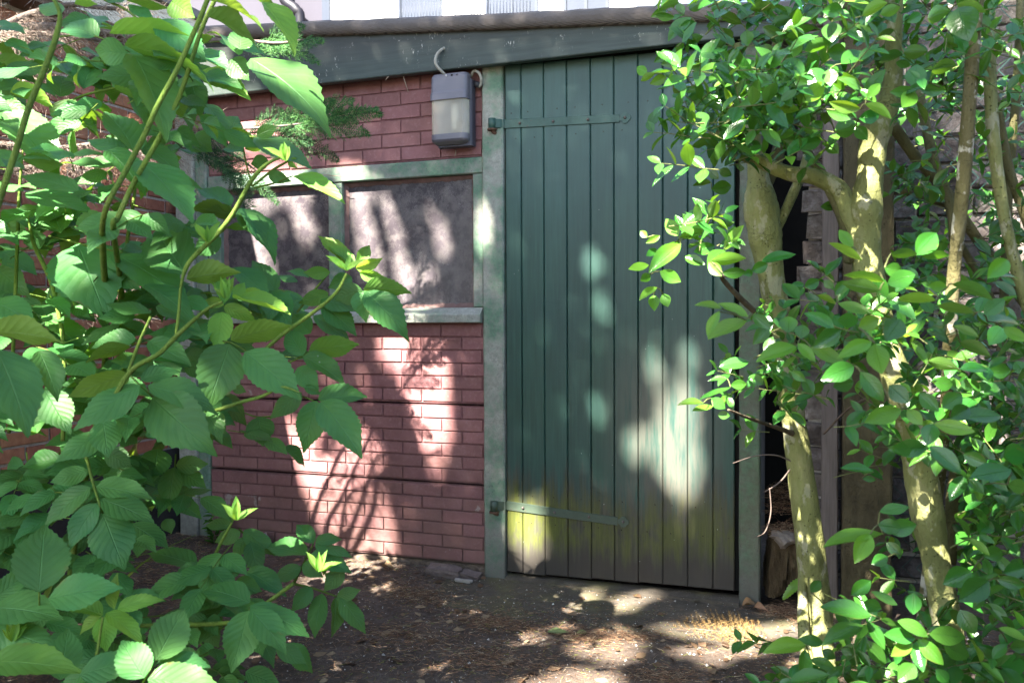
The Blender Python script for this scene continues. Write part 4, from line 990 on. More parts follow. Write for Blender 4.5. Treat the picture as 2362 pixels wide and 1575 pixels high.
def make_privet():
    a = empty('privet_shrub', (.013, -.63, 0), 'privet with leaning yellow-green trunk in front of the right door post', 'shrub')
    b = empty('forked_privet_shrub', (.36, -.9, 0), 'privet with thick forked trunk and pale straight cane at far right', 'shrub')
    SA, SB = Shrub(a), Shrub(b)
    al = P6+P7+P8; dp = depth_of(al, .050, .95, 2.3, 130)
    for L, d in zip(al, dp): place_leaf(SA if L[0] < 1960 else SB, L, d, PR, PY, .48, .35, 1.02, .09)
    def trunk(root, name, pts, mat, n=16, jit=.05, ext=None, knots=()):
        P = []
        for x, y, w, d in pts:
            q = at(x, y, d); P.append((q.x, q.y, q.z, w*.92*d/F/2))
        if ext: P = ext+P
        S = smooth_line(P, 8); vs = []
        mb = MB(); mb.tube([tuple(q[:3]) for q in S], [q[3]*(1+.02*math.sin(i*.9)+.03*math.sin(i*.37+2)) for i, q in enumerate(S)], n, True, True, jit)
        # knots
        for i, v in enumerate(mb.v):
            v = Vector(v)
            for (kx, ky, kd, kr, ka) in knots:
                c = at(kx, ky, kd); q = (v-c).length
                if q < kr: v += (v-c).normalized()*ka*(1-q/kr)
            mb.v[i] = tuple(v)
        return obj(name, mb.mesh(name, mat), parent=root)
    trunk(a, 'trunk', [(1893, 1585, 100, 2.52), (1888, 1520, 82, 2.56), (1882, 1400, 74, 2.6), (1868, 1250, 72, 2.56), (1848, 1100, 64, 2.53), (1832, 980, 60, 2.5), (1815, 860, 62, 2.47), (1795, 740, 66, 2.45), (1776, 620, 64, 2.42), (1764, 540, 82, 2.4), (1755, 480, 86, 2.4), (1750, 420, 58, 2.4), (1740, 330, 36, 2.4), (1725, 230, 24, 2.38), (1700, 100, 16, 2.36)], PB, knots=[(1760, 540, 2.36, .05, .012), (1880, 1290, 2.56, .03, .008), (1850, 1360, 2.57, .04, .008)])
    trunk(a, 'root', [(1905, 1590, 40, 2.44), (1862, 1520, 34, 2.52), (1852, 1420, 28, 2.56), (1850, 1300, 20, 2.57), (1852, 1200, 14, 2.57)], PB, 8)
    trunk(a, 'branch', [(1778, 545, 34, 2.4), (1800, 510, 26, 2.4), (1832, 440, 24, 2.4), (1856, 380, 22, 2.42), (1875, 280, 18, 2.44), (1860, 150, 14, 2.45)], PB, 8)
    trunk(a, 'branch', [(1755, 440, 40, 2.4), (1790, 370, 34, 2.42), (1800, 280, 26, 2.42), (1780, 170, 20, 2.4), (1800, 40, 16, 2.4)], PB2, 8)
    trunk(a, 'branch', [(1700, 640, 8, 2.05), (1665, 640, 12, 2.2), (1720, 700, 14, 2.35), (1790, 760, 14, 2.45)], TWIG, 6)
    trunk(a, 'branch', [(1830, 1000, 16, 2.5), (1790, 985, 12, 2.3), (1730, 965, 9, 2.1), (1680, 945, 6, 1.95)], TWIG, 6)
    # bare twigs low in the gap
    for pts in ([(1840, 1070, 4, 2.5), (1790, 1050, 3.5, 2.5), (1740, 1052, 3, 2.5), (1690, 1068, 2, 2.5)], [(1838, 1060, 5, 2.52), (1800, 1110, 4.5, 2.5), (1762, 1135, 3, 2.5)], [(1775, 1125, 3.5, 2.5), (1778, 1180, 3.5, 2.5), (1765, 1225, 3, 2.5), (1740, 1240, 2, 2.48)], [(1900, 1000, 6, 2.4), (1960, 940, 5, 2.3), (2050, 890, 4, 2.2)]):
        trunk(a, 'bare_twig', pts, m_plain('grey_twig', (.12, .09, .075), .8, .2, 30), 5, 0)
    trunk(b, 'trunk', [(2215, 1640, 78, 2.2), (2195, 1500, 72, 2.2), (2178, 1400, 68, 2.2), (2160, 1300, 68, 2.2), (2138, 1180, 78, 2.2), (2115, 1050, 76, 2.18), (2085, 930, 72, 2.16), (2045, 800, 70, 2.15), (2018, 700, 72, 2.15), (2002, 620, 74, 2.14), (1996, 540, 72, 2.13), (1998, 470, 78, 2.12), (2008, 400, 64, 2.12), (2016, 320, 66, 2.12), (2045, 255, 56, 2.12), (2060, 180, 44, 2.12), (2062, 60, 40, 2.1), (2070, -80, 34, 2.1)], PB, knots=[(1995, 480, 2.1, .05, .010), (2025, 300, 2.1, .05, .012)])
    trunk(b, 'limb', [(1985, 560, 40, 2.13), (1962, 500, 46, 2.13), (1935, 440, 46, 2.14), (1880, 408, 42, 2.15), (1820, 400, 36, 2.16), (1760, 376, 34, 2.17), (1700, 348, 30, 2.18), (1640, 300, 20, 2.18)], PB)
    trunk(b, 'branch', [(1975, 560, 30, 2.14), (1955, 600, 22, 2.14), (1945, 520, 20, 2.14), (1905, 420, 26, 2.15), (1880, 380, 24, 2.16), (1850, 330, 18, 2.2)], PB2, 8)
    trunk(b, 'pale_cane', [(2100, 1620, 26, 2.35), (2130, 1400, 28, 2.35), (2160, 1150, 30, 2.3), (2180, 960, 30, 2.15), (2192, 760, 31, 2.0), (2203, 600, 33, 1.95), (2222, 420, 34, 1.9), (2238, 200, 34, 1.88), (2252, 0, 34, 1.86), (2258, -90, 32, 1.86)], PB3, 12, .06)
    for pts, mt in (([(2190, 1300, 30, 2.3), (2198, 1150, 34, 2.35), (2215, 1040, 30, 2.4), (2240, 900, 26, 2.45)], PB2), ([(2060, 290, 26, 2.4), (2110, 360, 28, 2.42), (2180, 440, 26, 2.45), (2260, 560, 26, 2.5), (2380, 720, 26, 2.5)], PB2),
                    ([(2120, 210, 20, 2.5), (2150, 360, 26, 2.45), (2190, 470, 24, 2.42), (2198, 560, 20, 2.4), (2185, 720, 20, 2.4)], PB2), ([(2285, -60, 24, 2.2), (2282, 130, 30, 2.2), (2292, 330, 30, 2.2), (2320, 520, 30, 2.2), (2362, 680, 30, 2.2), (2420, 850, 30, 2.2)], PB),
                    ([(2262, 120, 18, 2.3), (2300, 250, 22, 2.35), (2330, 400, 22, 2.35), (2400, 600, 22, 2.3)], PB2), ([(2355, -40, 18, 2.5), (2345, 200, 20, 2.5), (2330, 380, 22, 2.5), (2320, 560, 22, 2.5), (2310, 800, 22, 2.5), (2290, 1050, 22, 2.5)], PB2),
                    ([(2200, 540, 18, 2.6), (2260, 640, 20, 2.6), (2300, 720, 22, 2.6)], PB2), ([(2080, 440, 16, 2.5), (2140, 460, 14, 2.5), (2200, 480, 12, 2.5)], PB2), ([(2300, 80, 10, 2.2), (2240, 140, 16, 2.25), (2160, 200, 12, 2.3)], PB2)):
        trunk(b, 'branch', pts, mt, 9, .08)
    # twigs that carry the leaves, joined per shrub
    random.seed(33)
    for sh, root in ((SA, a), (SB, b)):
        mb = MB()
        def hidden(q):
            # the stems stand free of leaves here
            x, y, d = proj(q); return d < 2.7 and any(a_ < x < c_ and b_ < y < d_ for a_, b_, c_, d_ in ((1945, 310, 2055, 640), (1700, 430, 1860, 690), (1790, 960, 1935, 1540), (2065, 1060, 2215, 1390), (1935, 1090, 2065, 1330), (2180, 250, 2260, 640)))
        def sprig(B, dirv, n, ls, yg=.15):
            if hidden(B+dirv.normalized()*ls): return
            y = dirv.normalized(); s = y.orthogonal().normalized(); pts = [B]; p = B.copy()
            for i in range(n):
                y = (y+Vector((random.uniform(-.12, .12), random.uniform(-.12, .12), random.uniform(-.06, .12)))).normalized(); p = p+y*ls*.55; pts.append(p.copy())
            mb.tube([tuple(q) for q in pts], [.0017*(1-.5*i/n) for i in range(n+1)], 4, True, False)
            for i in range(1, n+1):
                q = pts[i]; t = (pts[i]-pts[i-1]).normalized(); s = (s-t*s.dot(t)).normalized() if i % 2 else t.cross(s).normalized()
                if hidden(q): continue
                for sg in (-1, 1):
                    l = ls*random.uniform(.75, 1.1)*(1-.35*(i == n)); dv = (s*sg+t*random.uniform(.35, .9)+Vector((0, 0, random.uniform(-.2, .15)))).normalized()
                    dd = max(.3, proj(q)[2]); young = random.random() < yg and i >= n-1
                    sh.leaf(random.choice(PY if young else PR), frame(q, q+dv*l, Vector((0, 0, 1))+t*.3+(CAM-q).normalized()*random.uniform(.3, 1.1)), (l*F/dd)**2*.25)
        zones = [((1600, 170), (1960, 400), 1.75, 2.2, 28), ((1560, -40), (1960, 260), 1.75, 2.4, 90), ((1580, 180), (1760, 330), 1.75, 2.3, 22), ((1700, 700), (1900, 1000), 1.9, 2.4, 24), ((1880, 640), (2000, 1000), 1.75, 2.3, 22), ((1840, 1440), (2000, 1600), 1.6, 2.2, 26), ((1900, 1050), (2010, 1250), 2.0, 2.4, 6), ((1530, 520), (1660, 610), 1.8, 2.0, 6), ((1780, 230), (1990, 330), 1.75, 2.2, 18)] if root is a else \
                [((1950, -40), (2380, 220), 1.75, 2.5, 80), ((2020, 640), (2380, 1060), 1.75, 2.5, 80), ((2060, 180), (2380, 660), 2.2, 2.95, 130), ((2000, 1240), (2380, 1620), 1.7, 2.3, 80), ((2200, 1040), (2380, 1260), 1.7, 2.5, 40), ((2060, 880), (2380, 1400), 2.2, 2.8, 80)]
        for (ax, ay), (bx, by), da, db, n in zones:
            for _ in range(n):
                d = random.uniform(da, db); B = at(random.uniform(ax, bx), random.uniform(ay, by), d); an = random.uniform(0, 2*math.pi)
                sprig(B, Vector((math.cos(an), math.sin(an)*.7-.2, random.uniform(-.2, .6))), random.randint(2, 4), random.uniform(.050, .066))
        # twigs to the hand-placed leaves: link each leaf base to its nearest neighbour
        mine = [(L, d) for L, d in zip(al, dp) if (L[0] < 1960) == (root is a)]
        for L, d in mine:
            if L[5] or random.random() < .35:
                nb = [m_ for m_ in mine if m_[0] is not L and 12 < math.hypot(m_[0][0]-L[0], m_[0][1]-L[1]) < 75]
                if nb:
                    q = min(nb, key=lambda m_: math.hypot(m_[0][0]-L[0], m_[0][1]-L[1]))
                    A, Bq = at(L[0], L[1], d+.004), at(q[0][0], q[0][1], q[1]+.004)
                    mb.tube([tuple(A), tuple(A.lerp(Bq, .5)+Vector((0, 0, .003))), tuple(Bq)], .0015, 4, True, False)
        obj('twigs', mb.mesh('twigs', m_bark('green_twig', (.13, .16, .05), (.17, .19, .07), (.20, .18, .09), 2)), parent=root, kind='stuff')
        sh.finish('leaf', 300, 'foliage')
make_privet()
# ================================================================== CYPRESS (mostly dead boughs) AT TOP LEFT
def bits_mesh(name, segs, w, mat, parent=None, **k):
    """many thin three-sided slivers; segs: array of (x0,y0,z0,x1,y1,z1)"""
    S = np.array(segs, float); n = len(S); a = S[:, :3]; b = S[:, 3:6]; t = b-a; L = np.linalg.norm(t, axis=1, keepdims=True)+1e-9; t = t/L
    r = rng.normal(size=(n, 3)); u = np.cross(t, r); u /= np.linalg.norm(u, axis=1, keepdims=True)+1e-9; v = np.cross(t, u)
    ww = np.asarray(w).reshape(-1, 1)*np.ones((n, 1))
    V = np.stack([a+u*ww*.6, a-u*ww*.3+v*ww*.5, a-u*ww*.3-v*ww*.5, b], 1).reshape(-1, 3)
    base = np.arange(n)[:, None]*4
    Fc = np.concatenate([base+np.array([[0, 1, 3]]), base+np.array([[1, 2, 3]]), base+np.array([[2, 0, 3]])], 1).reshape(-1, 3)
    me = bpy.data.meshes.new(name); me.from_pydata(V.tolist(), [], Fc.tolist()); me.materials.append(mat); me.update()
    return obj(name, me, parent=parent, **k)
def spray(axis, length, width, droop, flat, dens=1.0):
    """segments of a flat cypress spray; axis=(base, direction, plane normal)"""
    B, D, N = axis; D = D.normalized(); N = (N-D*N.dot(D)).normalized(); S = D.cross(N); out = []
    n1 = int(length/.012*dens)
    for i in range(n1):
        t = (i+.5)/n1; c = B+D*(length*t)-Vector((0, 0, 1))*(droop*t*t*length)
        env = width*(math.sin(math.pi*min(1, .12+.88*t)**.8)+.12)
        for sg in (-1, 1):
            l2 = env*random.uniform(.6, 1.1); d2 = (D*random.uniform(.7, 1.1)+S*sg+N*random.uniform(-flat, flat)).normalized()
            e = c+d2*l2-Vector((0, 0, 1))*(droop*l2*.5); out.append((*c, *e))
            m2 = max(3, int(l2/.0065))
            for j in range(m2):
                q = c.lerp(e, (j+.6)/m2); l3 = .016*(1-.5*j/m2)*random.uniform(.7, 1.3)
                for s3 in (-1, 1):
                    d3 = (d2*.9+(d2.cross(N))*s3*.8+N*random.uniform(-.4, .4)).normalized(); out.append((*q, *(q+d3*l3)))
            out.append((*e, *(e+d2*.012)))
    return out
def cypress():
    T = empty('cypress_tree', (-3.35, -1.95, 0), 'half-dead cypress with bare twigs and green sprays at the top left', 'tree')
    BK = m_bark('cypress_bark', (.10, .075, .06), (.17, .135, .115), (.26, .22, .19), 1.2)
    DEAD = m_twocol('dead_twigs', [(0, (.10, .07, .055)), (.4, (.18, .135, .11)), (1, (.32, .26, .21))], .85)
    RUST = m_twocol('rusty_dead_sprays', [(0, (.22, .085, .045)), (.5, (.32, .145, .085)), (1, (.42, .24, .16))], .85, .25)
    GRN = m_twocol('cypress_green', [(0, (.018, .055, .022)), (.5, (.034, .095, .034)), (1, (.07, .15, .045))], .6, .22)
    LGT = m_twocol('cypress_light_green', [(0, (.026, .085, .028)), (.5, (.05, .15, .042)), (1, (.10, .22, .055))], .6, .25)
    mb = MB(); mb.tube([tuple(p) for p in smooth_line([(-3.35, -1.95, -.1), (-3.33, -1.93, 1), (-3.36, -1.95, 2), (-3.3, -1.9, 3.2), (-3.3, -1.95, 5)], 6)], [.12-.0035*i for i in range(25)], 12, True, True, .1)
    obj('trunk', mb.mesh('trunk', BK), parent=T)
    boughs = [[(-500, 230, 30, 2.3), (-150, 110, 26, 2.4), (0, 62, 20, 2.45), (70, 34, 17, 2.5), (160, 12, 12, 2.5), (250, 20, 10, 2.5), (340, 22, 7, 2.5)],
              [(-500, 240, 30, 2.3), (-100, 90, 20, 2.45), (0, 78, 16, 2.5), (80, 78, 13, 2.55), (160, 84, 9, 2.6), (260, 100, 6, 2.6)],
              [(-500, 300, 28, 2.3), (-120, 220, 20, 2.5), (30, 180, 12, 2.6), (120, 160, 9, 2.6), (220, 130, 5, 2.6)],
              [(-500, 330, 30, 2.4), (-100, 330, 22, 2.6), (40, 338, 16, 2.7), (140, 342, 13, 2.75), (230, 330, 10, 2.8), (330, 310, 9, 2.85), (430, 300, 8, 2.9), (560, 298, 6, 2.95), (700, 285, 5, 3.0), (790, 262, 3, 3.0)],
              [(-500, 380, 28, 2.4), (-60, 400, 18, 2.7), (80, 385, 14, 2.8), (170, 370, 12, 2.85), (260, 362, 10, 2.9), (400, 345, 8, 2.95), (520, 350, 7, 3.0), (600, 400, 4, 3.0)],
              [(-500, 100, 26, 2.6), (100, 60, 16, 2.9), (350, 90, 12, 3.0), (560, 95, 9, 3.0), (640, 100, 7, 3.0), (700, 92, 4, 3.0)],
              [(-300, 900, 20, 2.5), (100, 740, 17, 2.8), (180, 690, 14, 2.85), (260, 620, 14, 2.9), (300, 590, 12, 2.9)],
              [(-200, 620, 10, 2.7), (40, 590, 8, 2.8), (160, 560, 6, 2.85)], [(-200, 760, 10, 2.7), (60, 720, 8, 2.8), (220, 700, 5, 2.85), (330, 690, 4, 2.85)]]
    dead = []; dw = []
    random.seed(8)
    for bi, b in enumerate(boughs):
        P = []
        for x, y, w, d in b:
            q = at(x, y, d); P.append((q.x, q.y, q.z, w*d/F/2))
        S = smooth_line([(-3.33, -1.93, P[0][2], .02)]+P, 6); mb = MB(); mb.tube([tuple(q[:3]) for q in S], [max(.0008, q[3]) for q in S], 7, True, True, .15)
        obj('bough', mb.mesh('bough', BK), parent=T)
        for q in S:
            px, py, dd = proj(Vector(q[:3]))
            if px < -80 or px > 470: continue
            for _ in range(9 if bi < 5 else 3):
                p = Vector(q[:3]); d = Vector((random.uniform(.1, 1), random.uniform(-.4, .5), random.uniform(-.75, .35))).normalized(); w = random.uniform(.0007, .0016); L = random.uniform(.05, .22)
                n = 5
                for i in range(n):
                    d2 = (d+Vector((random.uniform(-.3, .3), random.uniform(-.3, .3), random.uniform(-.35, .2)))).normalized(); e = p+d2*(L/n); dead.append((*p, *e)); dw.append(w*(1-.12*i)*1.5)
                    if random.random() < .8:
                        f = e+(d2+Vector((random.uniform(-.9, .9), random.uniform(-.6, .6), random.uniform(-.9, .5)))).normalized()*random.uniform(.02, .07); dead.append((*e, *f)); dw.append(w)
                    p = e; d = d2
    bits_mesh('dead_twigs', dead, dw, DEAD, T, kind='stuff')
    def sp(name, mat, lst, w=.0026):
        for lo in lst:
            segs = []
            for (x0, y0, x1, y1, d, wd_, dr) in lo:
                A, Bq = at(x0, y0, d), at(x1, y1, d+random.uniform(-.05, .05)); L = (Bq-A).length
                segs += spray((A, Bq-A, (CAM-A).normalized()+Vector((random.uniform(-.6, .6), 0, random.uniform(-.2, .9)))), L, wd_, dr, .5, 1.5)
            bits_mesh(name, segs, w, mat, T)
    G1 = [[(575, 120, 745, 78, 3.0, .055, .1), (600, 100, 735, 120, 3.0, .045, .2), (620, 80, 700, 60, 3.02, .035, .0), (590, 105, 690, 105, 3.03, .05, .1)]]
    G2 = [[(640, 300, 870, 240, 3.0, .055, .05), (690, 290, 850, 285, 2.98, .05, .15), (640, 280, 770, 235, 3.0, .05, .0), (700, 265, 815, 232, 3.02, .045, .0), (760, 270, 880, 258, 2.98, .035, .05)]]
    G3 = [[(570, 310, 720, 300, 3.0, .05, .2), (600, 300, 690, 260, 3.0, .05, .1), (590, 290, 650, 255, 3.0, .04, .0), (640, 310, 780, 350, 3.0, .045, .15), (560, 320, 700, 350, 2.98, .045, .2)],
          [(430, 330, 560, 380, 2.95, .055, .3), (450, 345, 640, 400, 2.95, .05, .35), (470, 320, 560, 330, 2.95, .05, .3), (500, 370, 590, 450, 2.95, .04, .4), (540, 390, 570, 470, 2.96, .03, .3), (430, 300, 500, 350, 2.95, .05, .4)],
          [(10, 120, 90, 80, 2.7, .05, .2), (20, 95, 110, 120, 2.7, .05, .2), (-20, 110, 60, 60, 2.7, .05, .1), (270, 170, 340, 180, 2.8, .05, .2), (260, 150, 330, 200, 2.8, .04, .3), (420, 215, 480, 245, 3.0, .04, .3)]]
    sp('green_spray', LGT, G1); sp('green_spray', LGT, G2); sp('green_spray', GRN, G3)
    sp('dead_spray', RUST, [[(255, 360, 250, 430, 2.85, .035, .1), (270, 365, 285, 440, 2.85, .03, .1), (240, 370, 235, 410, 2.85, .03, .1)], [(425, 250, 450, 300, 2.9, .04, .2), (440, 255, 480, 290, 2.9, .035, .3), (400, 270, 420, 320, 2.9, .035, .2)],
                            [(380, 410, 390, 465, 2.9, .012, .1)], [(60, 360, 70, 410, 2.8, .03, .1)], [(150, 350, 140, 400, 2.8, .03, .1)], [(300, 260, 320, 310, 2.8, .03, .2)]], .0011)
cypress()

# ================================================================== BLADES AND WEEDS LOW AT THE LEFT
def low_plants():
    BM_ = m_twocol('strap_leaf', [(0, (.10, .16, .02)), (1, (.22, .26, .04))], .5, .3)
    random.seed(17)
    for gi, (x, y, d, n, lab) in enumerate(((60, 1330, 2.55, 12, 'tuft of yellow-green strap leaves under the elder at the left edge'), (215, 1290, 2.75, 9, 'small tuft of strap leaves on the soil under the big elder leaves'))):
        B0 = at(x, y, d); B0.z = ground_z(B0.x, B0.y)
        G = empty('strap_leaf_plant', B0, lab, 'plant')
        for i in range(n):
            a = random.uniform(0, 6.28); L = random.uniform(.3, .55); w = random.uniform(.007, .012); secs = []
            side = Vector((-math.sin(a), math.cos(a), 0)); out = Vector((math.cos(a), math.sin(a), 0))
            for k in range(9):
                t = k/8; c = B0+out*(L*.75*t*t+.02)+Vector((0, 0, L*(t-.38*t*t))); ww = w*(1-t**3)
                secs.append([c-side*ww, c+Vector((0, 0, -.002)), c+side*ww])
            mb = MB(); mb.ring(secs, True, caps=False); obj('leaf', mb.mesh('leaf', BM_), parent=G)
    # weed at the foot of the left concrete post
    Bw = Vector((-2.56, -.12, .03)); W = empty('weed', Bw, 'small weed with reddish green leaves at the foot of the left post', 'plant'); sh = Shrub(W); mb = MB()
    for i in range(8):
        a = random.uniform(0, 6.28); p = Bw.copy(); pts = [p.copy()]; d = Vector((math.cos(a)*.3, math.sin(a)*.25, 1)).normalized()
        for k in range(4):
            p = p+d*random.uniform(.03, .06); pts.append(p.copy()); d = (d+Vector((random.uniform(-.3, .3), random.uniform(-.3, .3), 0))).normalized()
            for sg in (-1, 1):
                s = d.orthogonal().normalized()*sg; sh.leaf(random.choice(PR), frame(p, p+(s+Vector((0, 0, .3))).normalized()*random.uniform(.03, .05), Vector((0, -.3, 1))), 10)
        mb.tube([tuple(q) for q in pts], .0016, 5)
    obj('stalk', mb.mesh('stalk', TWIG), parent=W); sh.finish('leaf', 300, 'foliage')
low_plants()

# ================================================================== LITTER AND SMALL THINGS ON THE GROUND
def surf(x, y):
    z = ground_z(x, y)
    if -1.62 < x < .45 and -.62 < y < -.02:
        t = (-.02-y)/(.62+.06*math.sin(x*5)+.03*math.sin(x*17))
        if t < 1: z = max(z, -.003+.007*fbm(x*1.6, t, 5)*.6-.012*t)
    return z
def litter():
    random.seed(3); seg = []; w = []; gr_ = []; gw = []
    def dens(x, y): return .5+.5*fbm(x*1.5+3, y*2.2, 9)
    n = 0
    while n < 34000:
        x, y = random.uniform(-2.9, .9), random.uniform(-1.75, .0)
        k = dens(x, y)
        if -1.3 < x < .1 and y > -.34: k *= .22 if y > -.2 else .5
        if x < -1.9: k += .35
        if random.random() > k: continue
        n += 1; a = random.uniform(0, 6.28); l = random.uniform(.007, .03); z = surf(x, y)+random.uniform(.0005, .007)
        dx, dy = math.cos(a)*l, math.sin(a)*l; s_ = (x, y, z, x+dx, y+dy, z+random.uniform(-.003, .006))
        if random.random() < .10: gr_.append(s_); gw.append(random.uniform(.0008, .0016))
        else: seg.append(s_); w.append(random.uniform(.0007, .0018))
    # mats of fallen sprays
    for (cx, cy, r, m_) in ((-1.05, -.52, .16, 700), (-.72, -.55, .14, 600), (-.42, -.80, .12, 500), (-.95, -.85, .2, 700), (-.06, -.06, .13, 1500), (.05, -.2, .10, 700), (-1.45, -.35, .18, 900), (-.55, -.48, .1, 300), (-1.3, -.75, .2, 700), (-2.2, -.6, .3, 1800)):
        for _ in range(m_):
            x, y = random.gauss(cx, r*.5), random.gauss(cy, r*.32)
            if y > .12 or (y > -.03 and x < -.16): continue
            a = random.gauss(.2, .9)+math.pi*random.randrange(2); l = random.uniform(.012, .04); z = surf(x, min(y, -.03))+random.uniform(.001, .014)
            seg.append((x, y, z, x+math.cos(a)*l, y+math.sin(a)*l, z+random.uniform(-.006, .009))); w.append(random.uniform(.0008, .0019))
    for _ in range(1500):      # heap in the gap beside the shed
        x, y = random.uniform(-.175, -.03), random.uniform(.03, .42); z = (.255 if y < .16 else .30+.25*(y-.16))+random.uniform(0, .03)-abs(x+.1)*.2; a = random.uniform(0, 6.28); l = random.uniform(.015, .045)
        seg.append((x, y, z, x+math.cos(a)*l, y+math.sin(a)*l, z+random.uniform(-.012, .012))); w.append(random.uniform(.0009, .002))
    NB = m_twocol('brown_needles', [(0, (.07, .042, .026)), (.35, (.15, .085, .05)), (.7, (.27, .15, .09)), (.9, (.36, .25, .15)), (1, (.45, .36, .24))], .85)
    NG = m_twocol('yellow_green_needles', [(0, (.13, .16, .03)), (1, (.30, .30, .07))], .8)
    bits_mesh('needle_litter', seg, w, NB, kind='stuff', label='brown fallen cypress needles covering the soil and concrete', cat='litter')
    bits_mesh('green_needle_litter', gr_, gw, NG, kind='stuff', label='scattered yellow-green needles among the brown litter', cat='litter')
    # crumbs of stone
    vs = []; fs = []
    for _ in range(2600):
        x, y = random.uniform(-2.0, .6), random.uniform(-1.5, -.02); s = random.uniform(.0012, .0035)*(1 if random.random() < .93 else 2); z = surf(x, y)+s*.4; b = len(vs)
        q = [Vector((1, 0, -.3)), Vector((-.6, .9, -.3)), Vector((-.6, -.9, -.3)), Vector((random.uniform(-.3, .3), 0, .8)), Vector((.4, .8, .2))]; a = random.uniform(0, 6.28); c_, s_ = math.cos(a), math.sin(a)
        vs += [(x+(p.x*c_-p.y*s_)*s, y+(p.x*s_+p.y*c_)*s, z+p.z*s) for p in q]; fs += [(b, b+4, b+3), (b+4, b+1, b+3), (b+1, b+2, b+3), (b+2, b, b+3)]
    mb = MB(); mb.add(vs, fs); obj('grit', mb.mesh('grit', m_twocol('pale_grit', [(0, (.10, .09, .08)), (.5, (.28, .26, .23)), (1, (.55, .52, .47))], .9)), kind='stuff', label='pale grit and small stone crumbs scattered on the ground', cat='grit')
    # scraps of dead leaves and twig bits
    vs = []; fs = []; sg = []; sw = []
    for _ in range(420):
        x, y = random.uniform(-2.4, .7), random.uniform(-1.6, -.03)
        if -1.25 < x < -.1 and y > -.3 and random.random() < .7: continue
        z = surf(x, y)+.003; l = random.uniform(.008, .026); a = random.uniform(0, 6.28); c_, s_ = math.cos(a), math.sin(a); b = len(vs)
        for u, v, h in ((-1, 0, .1), (-.3, .5, .35), (.4, .45, .4), (1, 0, .15), (.3, -.5, .1), (-.4, -.4, .0)): vs.append((x+(u*c_-v*s_)*l, y+(u*s_+v*c_)*l, z+h*l*random.uniform(.4, 1.2)))
        fs += [(b, b+1, b+5), (b+1, b+2, b+4, b+5), (b+2, b+3, b+4)]
    for _ in range(160):
        x, y = random.uniform(-2.4, .7), random.uniform(-1.6, -.05); a = random.uniform(0, 6.28); l = random.uniform(.03, .11); z = surf(x, y)+.004
        p = (x, y, z)
        for k in range(3):
            a += random.uniform(-.35, .35); q = (p[0]+math.cos(a)*l/3, p[1]+math.sin(a)*l/3, z+random.uniform(0, .006)); sg.append((*p, *q)); sw.append(.0022-.0004*k); p = q
    mb = MB(); mb.add(vs, fs); obj('leaf_scraps', mb.mesh('leaf_scraps', m_twocol('dead_leaf_scraps', [(0, (.06, .035, .02)), (.5, (.16, .10, .06)), (1, (.32, .24, .15))], .8, .15)), kind='stuff', label='brown scraps of dead leaves lying on the soil', cat='litter')
    bits_mesh('twig_litter', sg, sw, m_twocol('twig_bits', [(0, (.06, .04, .03)), (1, (.22, .16, .12))], .9), kind='stuff', label='short thin broken twigs lying on the soil', cat='litter')
    # clods of soil
    vs = []; fs = []; ico = bmesh.new(); bmesh.ops.create_icosphere(ico, subdivisions=1, radius=1); iv = [v.co.copy() for v in ico.verts]; jf = [tuple(v.index for v in f.verts) for f in ico.faces]; ico.free()
    for _ in range(900):
        x, y = random.uniform(-2.6, .6), random.uniform(-1.6, -.03)
        if -1.25 < x < .0 and y > -.4: continue
        s = random.uniform(.003, .011)*(1.6 if x < -1.5 and y > -.3 else 1); z = surf(x, y); b = len(vs)
        vs += [(x+p.x*s*random.uniform(.7, 1.2), y+p.y*s*random.uniform(.7, 1.2), z+p.z*s*.6*random.uniform(.7, 1.2)) for p in iv]; fs += [tuple(b+i for i in f) for f in jf]
    mb = MB(); mb.add(vs, fs); obj('soil_clods', mb.mesh('soil_clods', m_soil()), kind='stuff', label='dark crumbs and clods of soil on the ground', cat='soil')
litter()
def on_ground(px, py):
    r = ray(px, py); t = (0-CAM.z)/r.z; p = CAM+r*t; p.z = surf(p.x, p.y); return p
